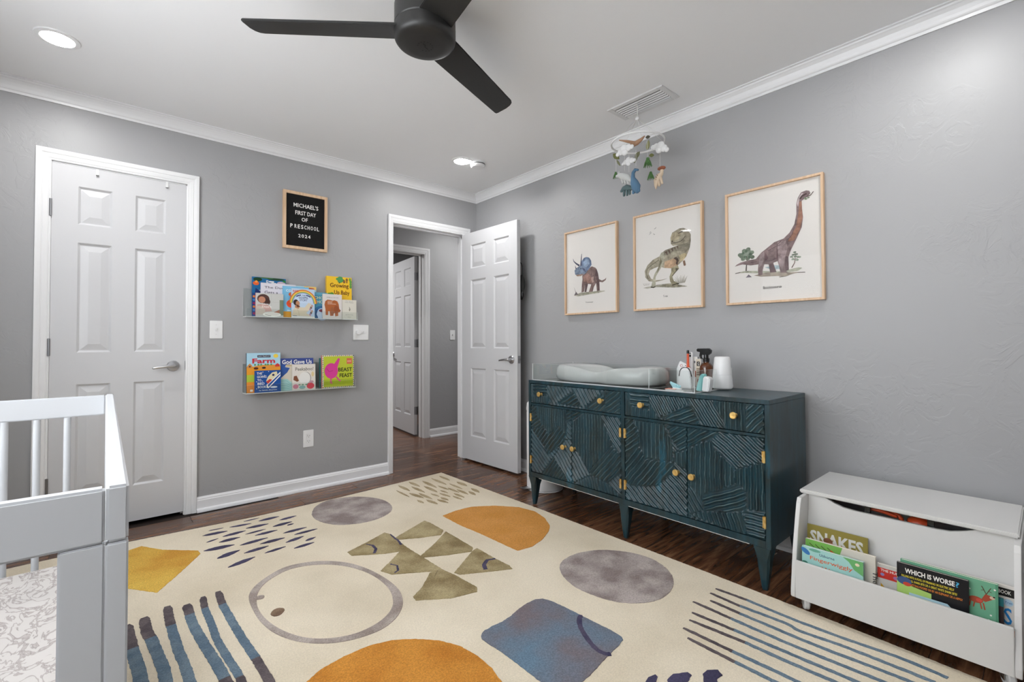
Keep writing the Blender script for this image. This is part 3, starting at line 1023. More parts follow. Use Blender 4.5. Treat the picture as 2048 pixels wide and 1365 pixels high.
motif([(0.7018,0.7446),(0.8076,0.7649),(0.9232,0.7565),(1.0497,0.6718),(1.1447,0.5491),(1.1680,0.4280),(1.1380,0.3149),(1.0748,0.2097),(1.0134,0.1594),(0.9135,0.1084),(0.8127,0.0815),(0.7273,0.0958),(0.7209,0.2257),(0.7138,0.3950),(0.6993,0.5568)], 'orange2')
for pts in ([(0.5801,0.7513),(0.5881,0.7022),(0.5879,0.5583),(0.5452,0.5155),(0.4481,0.5513),(0.3355,0.6129),(0.3342,0.6410)], [(0.3270,0.7449),(0.3401,0.7048),(0.3285,0.4959),(0.2794,0.4786),(0.2077,0.5066),(0.0810,0.5906),(0.0796,0.6429),(0.1969,0.6878)], [(0.5882,0.5346),(0.5860,0.4379),(0.5813,0.2731),(0.5514,0.2389),(0.4365,0.2865),(0.3220,0.3489),(0.3379,0.3688),(0.4521,0.4371)],
            [(0.2794,0.4786),(0.3285,0.4959),(0.3336,0.3387),(0.3396,0.1645),(0.2553,0.2189),(0.1418,0.2897),(0.1184,0.3533),(0.1927,0.4079)], [(0.5514,0.2389),(0.5910,0.2522),(0.5892,0.1024),(0.5938,0.0018),(0.5831,-0.0298),(0.5119,0.0069),(0.3733,0.0859),(0.3611,0.1161),(0.4547,0.1771)],
            [(0.3245,0.1919),(0.3396,0.1645),(0.3531,0.0941),(0.3641,-0.0518),(0.3442,-0.0818),(0.2315,-0.0508),(0.1170,0.0310),(0.1227,0.0607),(0.1881,0.1030),(0.2787,0.1886),(0.3119,0.1990),(0.3126,0.1824),(0.2604,0.1288)]):
    motif(pts, 'khaki')
for pts, w_ in (([(0.1888,0.6693),(0.2070,0.6329),(0.2027,0.5823),(0.1737,0.5412)], .014), ([(0.1817,0.3856),(0.1996,0.3489),(0.1807,0.3044),(0.1594,0.2936)], .010), ([(0.5871,0.0998),(0.5501,0.1148),(0.5081,0.0876),(0.4865,0.0452)], .020), ([(0.3401,0.7048),(0.3342,0.6410),(0.3343,0.5981),(0.3206,0.5404)], .012)):
    strip(pts, w_, 'ink')
motif([(0.5055,-0.2864),(0.5284,-0.3461),(0.5387,-0.4805),(0.5521,-0.6553),(0.5303,-0.6778),(0.4450,-0.6872),(0.3285,-0.7068),(0.2670,-0.7132),(0.2018,-0.6870),(0.1768,-0.6296),(0.1790,-0.5466),(0.1757,-0.4289),(0.1659,-0.3521),(0.1787,-0.3213),(0.2139,-0.3086),(0.3096,-0.3137),(0.4206,-0.2820)], 'blue', 1)
strip(catmull([(0.5404,-0.4791),(0.5056,-0.4994),(0.4771,-0.5333),(0.4444,-0.5906),(0.4256,-0.6483),(0.4309,-0.6780),(0.4439,-0.6894)], 3), .018, 'ink')
motif([(0.7546,-0.1595),(0.8129,-0.1256),(0.9170,-0.1152),(1.0360,-0.1602),(1.1180,-0.2567),(1.1563,-0.3608),(1.1408,-0.4576),(1.0871,-0.5425),(1.0173,-0.5927),(0.9299,-0.6189),(0.8441,-0.6158),(0.7641,-0.5717),(0.7129,-0.5082),(0.6876,-0.4305),(0.6759,-0.3364),(0.7001,-0.2401)], 'grey', 2)
for pts in ([(1.1149,-0.7263),(1.1235,-0.8513),(1.1176,-0.9931),(1.1198,-1.0904),(1.1277,-1.1962),(1.1433,-1.3269),(1.1367,-1.4464)], [(1.0645,-0.7292),(1.0584,-0.8513),(1.0691,-1.0095),(1.0571,-1.0628),(1.0729,-1.1804),(1.0786,-1.3022),(1.0811,-1.4230)], [(1.0095,-0.7560),(1.0063,-0.8734),(1.0063,-1.0143),(1.0093,-1.1386),(1.0219,-1.2743),(1.0299,-1.3837)],
            [(0.9498,-0.7132),(0.9477,-0.8652),(0.9478,-1.0347),(0.9538,-1.1541),(0.9657,-1.3107),(0.9642,-1.3588)], [(0.8745,-0.7488),(0.8848,-0.9038),(0.8929,-1.0537),(0.9003,-1.1829),(0.9068,-1.2978)], [(0.8215,-0.7670),(0.8421,-0.9600),(0.8457,-1.0851),(0.8568,-1.2593)],
            [(0.7589,-0.7774),(0.7620,-0.9524),(0.7683,-1.0971),(0.7708,-1.2053)], [(0.7158,-0.8162),(0.7158,-0.9808),(0.7168,-1.1009),(0.7197,-1.1814)]):
    strip(catmull(pts[:2], 4), .0135, 'slate')
    strip(catmull(pts[1:], 4), .0145, 'stripe', False)
for pts in ([(0.4131,-0.8413),(0.4433,-0.8359),(0.4709,-0.8413),(0.4671,-0.8521),(0.4341,-0.8642)], [(0.4771,-0.8793),(0.5126,-0.8779),(0.5548,-0.9034),(0.5529,-0.9179),(0.5275,-0.9235),(0.4942,-0.9258),(0.4612,-0.8969)], [(0.5828,-0.9394),(0.6097,-0.9391),(0.6365,-0.9626),(0.6247,-0.9809),(0.5943,-0.9775),(0.5730,-0.9949),(0.5400,-0.9660)]):
    motif(pts, 'navy')

# ================================================================== dresser (sideboard with carved fronts)
DX, DY0, DY1, DT, DB = -0.513, -1.26, -2.742, 0.808, 0.183
DXB = -0.075
dr = thing('carved_dresser', 'dark teal carved wooden sideboard with brass knobs on tapered legs', 'dresser', (-0.29, -2.0, 0))
def dp(name, mb, mats=None, **kw):
    return part(dr, name, mb, mats or M['teal'], world=True, **kw)
dp('top', MB().box(DX, DXB, DY1, DY0, DT - 0.019, DT), bevel=0.0015)
dp('side_panel', MB().box(DX, DXB, DY0 - 0.020, DY0, DB, DT - 0.0195), bevel=0.001)
dp('side_panel', MB().box(DX, DXB, DY1, DY1 + 0.020, DB, DT - 0.0195), bevel=0.001)
dp('back_panel', MB().box(DXB - 0.012, DXB, DY1 + 0.02, DY0 - 0.02, DB + 0.01, DT - 0.02))
dp('bottom_rail', MB().box(DX, DXB, DY1 + 0.0202, DY0 - 0.0202, DB, DB + 0.030), bevel=0.001)
dp('centre_divider', MB().box(DX, DXB - 0.013, -2.0135, -1.9915, DB + 0.0305, DT - 0.0195))
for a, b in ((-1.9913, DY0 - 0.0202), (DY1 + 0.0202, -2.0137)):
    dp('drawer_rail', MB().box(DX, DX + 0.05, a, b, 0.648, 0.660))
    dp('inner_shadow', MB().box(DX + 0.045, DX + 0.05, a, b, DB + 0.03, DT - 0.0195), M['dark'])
def carve(rect, patches, base, cell=0.0026, depth=0.0105):
    """rect: (u0, u1, z0, z1) on the front; patches: (polygon, (a, b) ridge line, pitch)"""
    u0, u1, z0, z1 = rect
    nu, nz = int((u1 - u0) / cell), int((z1 - z0) / cell)
    U = np.linspace(u0, u1, nu + 1)[:, None] + np.zeros((1, nz + 1))
    Z = np.linspace(z0, z1, nz + 1)[None, :] + np.zeros((nu + 1, 1))
    def groove(line, pitch, ph):
        (ax, az), (bx, bz) = line
        ln = math.hypot(bx - ax, bz - az)
        dx, dz = (bx - ax) / ln, (bz - az) / ln
        s = (U - ax) * (-dz) + (Z - az) * dx
        al = (U - ax) * dx + (Z - az) * dz
        s = s + 0.0012 * np.sin(al * 41 + ph * 7) + 0.0007 * np.sin(al * 97 + ph * 3)
        q = np.mod(s / pitch, 1.0)
        # hollow gouge between sharp crests, one wall a little steeper than the other
        q = np.where(q < 0.42, q / 0.84, 0.5 + (q - 0.42) / 1.16)
        h = np.abs(2 * q - 1) ** 1.6
        return h
    H = groove(base[0], base[1], 0.0)
    B_ = np.full(H.shape, -1)
    for i, (poly, line, pitch) in enumerate(patches):
        cx = sum(p[0] for p in poly) / len(poly)
        cz = sum(p[1] for p in poly) / len(poly)
        inside = np.ones(H.shape, bool)
        n = len(poly)
        area = sum(poly[k][0] * poly[(k + 1) % n][1] - poly[(k + 1) % n][0] * poly[k][1] for k in range(n))
        # even-odd test (polygons may be concave)
        ins = np.zeros(H.shape, bool)
        for k in range(n):
            (xa, za), (xb, zb_) = poly[k], poly[(k + 1) % n]
            if abs(zb_ - za) < 1e-9: continue
            c = ((za > Z) != (zb_ > Z)) & (U < (xb - xa) * (Z - za) / (zb_ - za) + xa)
            ins ^= c
        g = groove(line, pitch, i + 1.0)
        H = np.where(ins, g, H)
        B_ = np.where(ins, i, B_)
    # a rounded gutter where two carved fields meet
    E_ = np.zeros(H.shape)
    E_[1:, :] += (B_[1:, :] != B_[:-1, :])
    E_[:, 1:] += (B_[:, 1:] != B_[:, :-1])
    E_ = np.clip(E_, 0, 1)
    k1 = E_.copy()
    for sh in (1, -1):
        k1 = np.maximum(k1, np.roll(E_, sh, 0) * 0.7)
        k1 = np.maximum(k1, np.roll(E_, sh, 1) * 0.7)
    H = H * (1 - 0.75 * k1) + 0.1 * k1
    H = (H + np.roll(H, 1, 0) + np.roll(H, 1, 1)) / 3 * 0.4 + H * 0.6
    wear_highlight = np.clip((H - 0.6) / 0.4, 0, 1) ** 2.2 * (0.62 + 0.38 * np.sin(U * 31 + Z * 17) * np.sin(U * 13 - Z * 29))  # crest tint: rubbed finish with a highlight painted in to bring out relief
    X = DX + 0.005 - depth * H
    X[0, :] = X[-1, :] = DX + 0.004
    X[:, 0] = X[:, -1] = DX + 0.004
    vs = np.stack([X, -U + DY0, Z], -1).reshape(-1, 3)
    idx = np.arange((nu + 1) * (nz + 1)).reshape(nu + 1, nz + 1)
    q = np.stack([idx[:-1, :-1], idx[1:, :-1], idx[1:, 1:], idx[:-1, 1:]], -1).reshape(-1, 4)
    me = bpy.data.meshes.new('carved_front')
    off = np.array(dr.location)
    vv = vs - off
    # closed rim so the front is a board, not a skin
    rim = np.concatenate([idx[:, 0], idx[-1, 1:], idx[:-1, -1][::-1], idx[0, 1:-1][::-1]])
    back = vv[rim].copy()
    back[:, 0] = DX + 0.022 - off[0]
    b0 = len(vv)
    vv = np.concatenate([vv, back])
    n = len(rim)
    faces = [tuple(map(int, f)) for f in q] + [(int(rim[i]), int(b0 + i), int(b0 + (i + 1) % n), int(rim[(i + 1) % n])) for i in range(n)] + [tuple(range(b0, b0 + n))]
    me.from_pydata([tuple(map(float, p)) for p in vv], [], faces)
    me.materials.append(M['teal'])
    bm = bmesh.new()
    bm.from_mesh(me)
    bmesh.ops.recalc_face_normals(bm, faces=bm.faces)
    bm.to_mesh(me)
    bm.free()
    wa = me.attributes.new('wear_highlight', 'FLOAT', 'POINT')
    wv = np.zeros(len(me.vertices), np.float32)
    wv[:b0] = np.clip(wear_highlight.reshape(-1), 0, 1)
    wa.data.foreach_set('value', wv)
    me.polygons.foreach_set('use_smooth', [True] * len(me.polygons))
    me.set_sharp_from_angle(angle=math.radians(55))
    return me
P1, P2 = 0.0235, 0.0205
VERT = [(0.0, 0.2), (0.002, 0.7)]
G = 0.003
fronts = [
 ('drawer', (0.020 + G, 0.7315 - G, 0.660 + G, 0.789 - G), ([(0.1714,0.7907),(0.2508,0.6819)], P1), [
   ([(0.0204,0.7943),(0.0399,0.7921),(0.0392,0.6702),(0.0148,0.6696)], VERT, 0.03), ([(0.0398,0.7888),(0.1668,0.7936),(0.1664,0.7191),(0.0394,0.7119)], [(0.0398,0.7788),(0.1668,0.7832)], P2), ([(0.0394,0.7119),(0.1755,0.7193),(0.1932,0.6668),(0.0392,0.6652)], VERT, P2),
   ([(0.2508,0.6771),(0.3900,0.7652),(0.4180,0.7401),(0.4569,0.6745)], [(0.2508,0.6787),(0.3859,0.7649)], P1), ([(0.3780,0.7949),(0.6039,0.7929),(0.5856,0.7598),(0.4686,0.6727),(0.4492,0.6797),(0.3859,0.7649)], [(0.4143,0.7898),(0.4803,0.6947)], P1),
   ([(0.4686,0.6697),(0.5856,0.7598),(0.6321,0.7465),(0.6314,0.6666)], [(0.4725,0.6760),(0.5783,0.7563)], P1), ([(0.6039,0.7929),(0.6289,0.7919),(0.6285,0.7462),(0.5856,0.7598)], VERT, P2), ([(0.6289,0.7890),(0.7387,0.7971),(0.7376,0.6672),(0.6208,0.6655)], [(0.6211,0.7112),(0.7286,0.7853)], P1)]),
 ('drawer', (0.7535 + G, 1.462 - G, 0.660 + G, 0.789 - G), (VERT, P1), [
   ([(0.7876,0.7917),(0.9075,0.7972),(0.9003,0.7065),(0.7870,0.7198)], [(0.7921,0.7765),(0.9031,0.7751)], P1), ([(0.9033,0.7969),(1.1155,0.7994),(1.1150,0.7538),(0.9569,0.6702),(0.9028,0.7480)], [(0.9202,0.7833),(0.9736,0.6923)], P1),
   ([(0.9527,0.6697),(1.1225,0.7546),(1.1660,0.7141),(1.1905,0.6624)], [(0.9569,0.6757),(1.1187,0.7507)], P1), ([(1.1080,0.7988),(1.2270,0.7985),(1.3029,0.6576),(1.1834,0.6614),(1.1299,0.7553)], [(1.1486,0.7883),(1.2325,0.6713)], P1), ([(1.3840,0.7993),(1.4708,0.8011),(1.4692,0.6592),(1.3824,0.6591)], [(1.3862,0.7168),(1.4532,0.7885)], P1)]),
 ('door', (0.020 + G, 0.3755 - G / 2, 0.213 + G, 0.648 - G), ([(0.0205,0.4268),(0.1565,0.3125)], P1), [
   ([(0.0098,0.6523),(0.0704,0.6515),(0.0772,0.5795),(0.1469,0.5097),(0.0285,0.4937),(0.0089,0.4910)], [(0.0143,0.5756),(0.0702,0.6118)], P2), ([(0.0704,0.6549),(0.3359,0.6590),(0.3347,0.4890),(0.3265,0.5001),(0.2716,0.5392),(0.1786,0.4771),(0.1469,0.5097),(0.0772,0.5795)], VERT, 0.0185),
   ([(0.0188,0.4957),(0.1469,0.5130),(0.1808,0.4758),(0.2716,0.5392),(0.3265,0.5001),(0.3008,0.4372),(0.1687,0.3452),(0.1507,0.3808)], [(0.1508,0.3905),(0.2672,0.5261)], P1), ([(0.2240,0.3472),(0.3259,0.4666),(0.3790,0.4715),(0.3772,0.2069),(0.3531,0.2081)], [(0.2334,0.3472),(0.3465,0.2131)], P1),
   ([(0.2263,0.3459),(0.3509,0.2092),(0.1064,0.2087)], [(0.1559,0.2122),(0.2426,0.3252)], P2), ([(0.3295,0.6460),(0.3811,0.6545),(0.3807,0.5873),(0.3353,0.5755)], [(0.3314,0.6152),(0.3728,0.6353)], P2)]),
 ('door', (0.3755 + G / 2, 0.7315 - G, 0.213 + G, 0.648 - G), (VERT, P2), [
   ([(0.3729,0.6506),(0.4762,0.6496),(0.3766,0.5822)], [(0.3768,0.6174),(0.4371,0.6484)], P2), ([(0.5783,0.6601),(0.7368,0.6657),(0.7349,0.4380),(0.6792,0.4849)], [(0.5773,0.6318),(0.6891,0.4968)], P1), ([(0.5040,0.3127),(0.6607,0.4804),(0.7349,0.4395),(0.7341,0.3494),(0.6328,0.2722),(0.5260,0.2890)], [(0.5121,0.3128),(0.6606,0.4758)], P1),
   ([(0.3722,0.4377),(0.4088,0.4113),(0.5060,0.3115),(0.5078,0.2867),(0.4246,0.2402),(0.3706,0.2055)], [(0.4045,0.4106),(0.4957,0.2936)], P1), ([(0.3706,0.2055),(0.4246,0.2402),(0.5280,0.2910),(0.6328,0.2731),(0.6775,0.2837),(0.7329,0.2107)], [(0.4791,0.2585),(0.4951,0.2146)], P2), ([(0.7341,0.3523),(0.6366,0.2740),(0.7330,0.2196)], [(0.6775,0.2837),(0.7279,0.2448)], P2)]),
 ('door', (0.7535 + G, 1.110 - G / 2, 0.213 + G, 0.648 - G), ([(0.8617,0.3019),(0.9803,0.2033)], P1), [
   ([(0.7515,0.6515),(0.8001,0.6456),(0.8401,0.5817),(0.8462,0.5141),(0.7521,0.4439)], [(0.7601,0.5586),(0.8270,0.6105)], P1), ([(0.7910,0.6561),(0.9895,0.6577),(0.9971,0.6041),(1.0209,0.5823),(1.0433,0.4625),(0.8742,0.4565),(0.8462,0.5141),(0.8401,0.5817)], VERT, P1),
   ([(0.9895,0.6577),(1.1159,0.6560),(1.1147,0.5354),(1.0748,0.5180),(1.0209,0.5823)], [(1.0249,0.5829),(1.1064,0.6373)], P1), ([(0.7509,0.4344),(0.8404,0.5088),(0.8814,0.4524),(1.0373,0.4624),(1.0410,0.4181),(0.9427,0.3263),(0.8054,0.2930),(0.7498,0.3090)], [(0.7768,0.3149),(0.8859,0.4493)], P1), ([(1.0440,0.5143),(1.1144,0.5357),(1.1133,0.4330),(1.0415,0.4632)], VERT, P1)]),
 ('door', (1.110 + G / 2, 1.462 - G, 0.213 + G, 0.648 - G), (VERT, P1), [
   ([(1.1121,0.6520),(1.2831,0.6548),(1.2179,0.5935),(1.1898,0.5908),(1.1110,0.5435)], [(1.1130,0.5508),(1.1934,0.6050)], P1), ([(1.2281,0.6046),(1.2679,0.6438),(1.4678,0.6479),(1.4667,0.5622),(1.4419,0.5380),(1.3382,0.4843),(1.2386,0.5675)], [(1.2354,0.6022),(1.3649,0.5015)], P1),
   ([(1.3248,0.4833),(1.4481,0.5408),(1.4667,0.5605),(1.4641,0.3375),(1.3824,0.3221),(1.3768,0.4005),(1.3309,0.4269)], [(1.4039,0.5159),(1.4034,0.3343)], P1), ([(1.1812,0.3397),(1.3476,0.4272),(1.3801,0.4013),(1.3824,0.3221),(1.3022,0.2870),(1.1916,0.2676)], [(1.1885,0.3237),(1.3473,0.4036)], P1),
   ([(1.1108,0.3739),(1.1282,0.3669),(1.1882,0.3023),(1.1841,0.2656),(1.1093,0.2291)], [(1.1282,0.3633),(1.1880,0.2809)], P1), ([(1.1093,0.2291),(1.1841,0.2656),(1.3692,0.3053),(1.3827,0.2061)], [(1.2710,0.2889),(1.3014,0.2117)], P1), ([(1.3693,0.3120),(1.4641,0.3407),(1.4625,0.2052),(1.3811,0.2073)], [(1.3821,0.2955),(1.4575,0.3002)], P1)]),
]
knob_px = {0: [(-0.5250,-1.3826,0.7249), (-0.5250,-1.8686,0.7280)], 1: [(-0.5250,-2.1287,0.7299), (-0.5250,-2.6024,0.7314)], 2: [(-0.5250,-1.5852,0.4236)], 3: [(-0.5250,-1.6611,0.4258)], 4: [(-0.5250,-2.3246,0.4242)], 5: [(-0.5250,-2.4038,0.4194)]}
kb = MB().lathe([(0.0, 0.0), (0.009, 0.0), (0.006, -0.004), (0.0055, -0.014), (0.012, -0.019), (0.0155, -0.024), (0.0155, -0.028), (0.013, -0.031), (0.0, -0.030)], n=20, axis='x').mesh('knob', [M['brass']], smooth=True)
hb = MB().lathe([(0.0, -0.026), (0.0052, -0.025), (0.0052, 0.025), (0.0, 0.026)], n=12)
hb.box(-0.001, 0.006, -0.009, 0.001, -0.024, 0.024)
hm = hb.mesh('hinge', [M['brass']], smooth=True)
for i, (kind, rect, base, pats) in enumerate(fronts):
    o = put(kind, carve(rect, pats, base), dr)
    for kp in knob_px[i]:
        k_ = put('knob', kb, o)
        k_.location = (DX - 0.001 - dr.location.x, kp[1] - dr.location.y, kp[2])
    if kind == 'door':
        left = i in (2, 4)
        yy = DY0 - (rect[0] - 0.001 if left else rect[1] + 0.001)
        for z in (0.567, 0.292):
            h_ = put('hinge', hm, o)
            h_.location = (DX - 0.003 - dr.location.x, yy - dr.location.y, z)
            if not left:
                h_.scale = (1, -1, 1)
for yy, s in ((DY0 - 0.036, 0.6), (-2.0025, 0.0), (DY1 + 0.036, -0.6)):
    for xx, f in ((DX + 0.030, 1), (DXB - 0.030, -1)):
        sp = 0.010 * (1 if s > 0 else -1 if s < 0 else 0)
        hw = 0.030 if s == 0 else 0.034
        vs = []
        for z, r, ox in ((DB, hw, 0), (DB - 0.055, 0.026, 0), (DB - 0.09, 0.023, 0), (0.014, 0.013, 0), (0.0, 0.010, 0)):
            q = 1 - z / DB
            cx, cy = xx - f * 0.006 * q, yy + sp * 0.3 * q
            ch = r * 0.35 if z < DB - 0.01 else r * 0.02
            vs.append([(cx - r, cy - r + ch, z), (cx - r + ch, cy - r, z), (cx + r - ch, cy - r, z), (cx + r, cy - r + ch, z), (cx + r, cy + r - ch, z), (cx + r - ch, cy + r, z), (cx - r + ch, cy + r, z), (cx - r, cy + r - ch, z)])
        L = MB()
        fs = [tuple(range(8)), tuple(range(32, 40))]
        for k in range(4):
            for j in range(8):
                fs.append((k * 8 + j, k * 8 + (j + 1) % 8, (k + 1) * 8 + (j + 1) % 8, (k + 1) * 8 + j))
        L.add([p for r_ in vs for p in r_], fs)
        dp('leg', L)
# white lining strip seen under the carcass
dp('underside_strip', MB().box(DX + 0.004, DX + 0.02, DY1 + 0.09, DY0 - 0.09, DB - 0.004, DB - 0.0002), M['cord'])

# cable hanging below the dresser
cb = tag(part(None, 'charging_cable', MB().tube(catmull([(-0.40, -2.10, 0.176), (-0.42, -2.16, 0.172), (-0.43, -2.20, 0.160), (-0.43, -2.235, 0.158), (-0.42, -2.25, 0.170), (-0.40, -2.32, 0.177), (-0.20, -2.36, 0.172), (-0.06, -2.36, 0.12), (-0.045, -2.36, 0.05)], 5), 0.0032, 8), M['cord'], smooth='all'),
         'thin white cable looping down below the dresser', 'cable')

# ================================================================== crib
crib = thing('baby_crib', 'white wooden baby crib with slatted sides in the left foreground', 'crib', (-2.95, -2.12, 0))
CX1, CX0, CYN, CYF, CZ = -2.597, -3.33, -2.792, -1.45, 0.886
RH = 0.066
def cp(name, mb, mats=None, **kw):
    return part(crib, name, mb, mats or M['crib'], world=True, **kw)
PW_ = 0.021
for yy in (CYN, CYF - 0.021):
    for xx in (CX1 - PW_, CX0):
        cp('post', MB().box(xx, xx + PW_, yy, yy + 0.021, 0.0125, CZ - RH - 0.001), bevel=0.002)
for xx in (CX1 - PW_, CX0):
    cp('side_rail', MB().box(xx, xx + PW_, CYN, CYF, CZ - RH, CZ), bevel=0.003)
    cp('lower_side_rail', MB().box(xx, xx + PW_, CYN + 0.0212, CYF - 0.0212, 0.24, 0.29), bevel=0.002)
for yy in (CYN + 0.002, CYF - 0.021):
    cp('end_rail', MB().box(CX0 + PW_ + 0.0005, CX1 - PW_ - 0.0005, yy, yy + 0.019, CZ - RH, CZ - 0.002), bevel=0.003)
    cp('lower_end_rail', MB().box(CX0 + PW_ + 0.0005, CX1 - PW_ - 0.0005, yy, yy + 0.019, 0.20, 0.25), bevel=0.002)
# wide stiles of the near end panel
for xa in (CX1 - PW_ - 0.0405, CX0 + PW_ + 0.0005):
    cp('end_stile', MB().box(xa, xa + 0.040, CYN + 0.002, CYN + 0.021, 0.2505, CZ - RH - 0.0005), bevel=0.002)
sp_ = MB().lathe([(0.0088, 0.25), (0.0088, CZ - RH)], n=12).mesh('spindle', [M['crib']], smooth=True)
k = -2.709
while k > CX0 + 0.05:
    o = put('spindle', sp_, crib)
    o.location = (k - crib.location.x, CYF - 0.0115 - crib.location.y, 0)
    k -= 0.0685
ss_ = MB().lathe([(0.0075, 0.29), (0.0075, CZ - RH)], n=12).mesh('spindle', [M['crib']], smooth=True)
for xx in (CX1 - PW_ / 2, CX0 + PW_ / 2):
    for i in range(17):
        o = put('spindle', ss_, crib)
        o.location = (xx - crib.location.x, CYN + 0.09 + i * 0.0725 - crib.location.y, 0)
mat_ = MB().box(CX0 + 0.03, CX1 - 0.026, CYN + 0.03, CYF - 0.035, 0.27, 0.375).mesh('crib_mattress', [M['sheet']], bevel=0.03, seg=4, smooth=True)
mo = put('crib_mattress', mat_)
tag(mo, 'crib mattress in a white fitted sheet with a grey sketch print', 'mattress')
cp('mattress_support', MB().box(CX0 + 0.022, CX1 - 0.022, CYN + 0.024, CYF - 0.024, 0.255, 0.269))

# ================================================================== toy bin with book pocket
BY0, BY1 = -2.838, -3.452
tb = thing('toy_bin', 'white rolling toy bin with a lid and a front book pocket', 'toy bin', (-0.3, -3.145, 0))
def bp(name, mb, mats=None, **kw):
    return part(tb, name, mb, mats or M['binwhite'], world=True, **kw)
side = [(-0.045, 0.056), (-0.578, 0.056), (-0.585, 0.063), (-0.5845, 0.085), (-0.560, 0.232), (-0.530, 0.345), (-0.512, 0.405), (-0.500, 0.4255), (-0.045, 0.4255)]
for a in (BY0 - 0.015, BY1):
    bp('side_panel', MB().prism(side, lambda p, k: (p[0], a + 0.015 * k, p[1])), bevel=0.0015)
lid = MB().box(-0.435, -0.040, BY1 + 0.005, BY0 + 0.012, 0.427, 0.443)
bp('lid', lid, bevel=0.004)
bp('front_pocket', MB().box(-0.583, -0.570, BY1 + 0.0155, BY0 - 0.0155, 0.058, 0.201), bevel=0.0015)
bp('bottom', MB().box(-0.5695, -0.046, BY1 + 0.0155, BY0 - 0.0155, 0.060, 0.073))
bp('back_panel', MB().box(-0.060, -0.048, BY1 + 0.0155, BY0 - 0.0155, 0.074, 0.425))
# inner wall with a scooped hand opening along its top edge
ya, yb = BY1 + 0.0155, BY0 - 0.0155
top = [(ya, 0.425), (-3.372, 0.425), (-3.345, 0.421), (-3.315, 0.408), (-3.285, 0.399), (-3.25, 0.396), (-3.01, 0.396), (-2.975, 0.399), (-2.945, 0.408), (-2.915, 0.421), (-2.895, 0.425), (yb, 0.425)]
inner = [(yb, 0.074), (ya, 0.074)] + top
def sl_(p, k):
    q = (p[1] - 0.074) / (0.425 - 0.074)
    return (-0.455 + 0.04 * q + 0.012 * k, p[0], p[1])
bp('inner_panel', MB().prism(inner, sl_))
cw = MB()
cw.lathe([(0.0, -0.009), (0.022, -0.010), (0.025, -0.006), (0.025, 0.006), (0.022, 0.010), (0.0, 0.010)], (0, 0, 0.025), 24, 'y')
cm = cw.mesh('caster', [M['white']], smooth=True)
fk = MB().box(-0.010, 0.010, -0.0145, -0.0125, 0.018, 0.052).box(-0.010, 0.010, 0.0125, 0.0145, 0.018, 0.052).box(-0.010, 0.010, -0.0145, 0.0145, 0.050, 0.0555)
fk.lathe([(0.0, -0.015), (0.006, -0.015), (0.006, 0.015), (0.0, 0.015)], (0, 0, 0.025), 12, 'y')
fm = fk.mesh('caster_fork', [M['nickel']])
for x in (-0.524, -0.09):
    for y in (-2.872, -3.42):
        c_ = put('caster', cm, tb)
        c_.location = (x - tb.location.x, y - tb.location.y, 0)
        c_.rotation_euler = (0, 0, 0.5 if x < -0.3 else 0)
        f_ = put('caster_fork', fm, c_)
# toys seen through the slot
ot = MB().tube(catmull([(-0.372, -3.05, 0.405), (-0.368, -3.09, 0.402), (-0.36, -3.13, 0.392)], 4), 0.006, 10)
ot.tube(catmull([(-0.35, -3.06, 0.400), (-0.345, -3.10, 0.396), (-0.345, -3.14, 0.385), (-0.345, -3.14, 0.30)], 4), 0.008, 10)
tag(part(None, 'toy_stick', ot, M['orange'], smooth='all'), 'orange plastic toy sticking up inside the toy bin', 'toy')
rd = MB().ball((-0.33, -3.19, 0.378), 0.030, 10, (1, 1.2, 0.8)).limb([(-0.33, -3.19, 0.36), (-0.33, -3.2, 0.25)], [0.02, 0.02])
tag(part(None, 'toy_rattle', rd, M['orange'], smooth='all'), 'rounded red-orange toy deep inside the toy bin', 'toy')
for y in (-3.045, -3.228):
    bp('lid_stay', MB().box(-0.400, -0.388, y - 0.006, y + 0.006, 0.385, 0.4265).box(-0.400, -0.388, y - 0.012, y - 0.006, 0.395, 0.418), M['blackgloss'])

# ================================================================== things on the back wall
# ---- letter board
LX0, LX1, LZ0, LZ1 = -1.692, -1.388, 1.725, 2.134
lb = thing('letter_board', 'black felt letter board in a pale wood frame with white letters', 'letter board', (LX0, -0.022, LZ0))
LW, LH = LX1 - LX0, LZ1 - LZ0
for nm, b in (('frame_bar', (0, LW, 0, 0.02)), ('frame_bar', (0, LW, LH - 0.02, LH)), ('frame_bar', (0, 0.02, 0.02, LH - 0.02)), ('frame_bar', (LW - 0.02, LW, 0.02, LH - 0.02))):
    part(lb, nm, MB().box(b[0], b[1], -0.003, 0.0215, b[2], b[3]), M['pine'], bevel=0.0012)
fb = MB().box(0.02, LW - 0.02, 0.008, 0.015, 0.02, LH - 0.02)
z = 0.024
while z < LH - 0.024:
    fb.box(0.02, LW - 0.02, 0.0055, 0.0085, z, z + 0.0042)
    z += 0.0065
part(lb, 'felt_board', fb, M['felt'])
def board_text(s, x0, x1, z0, h):
    a = Art(0.0048, 0.0)
    a.text(S(240, 238, 235), s, x0, z0, x1 - x0, h)
    return a.build(lb, 'letters')
# pixel rows of the photo turned into board coordinates
board_text("MICHAEL'S", 0.069, 0.240, 0.300, 0.030)
board_text('FIRST DAY', 0.081, 0.224, 0.247, 0.029)
board_text('OF', 0.124, 0.166, 0.203, 0.027)
for ch, q in zip('PRESCHOOL', range(9)):
    x0 = 0.048 + (0 if q == 0 else 0.028 + (q - 1) * 0.0222)
    board_text(ch, x0, x0 + 0.0155, 0.149, 0.028)
for q, ch in enumerate('2024'):
    board_text(ch, 0.102 + q * 0.0225, 0.118 + q * 0.0225, 0.086, 0.024)

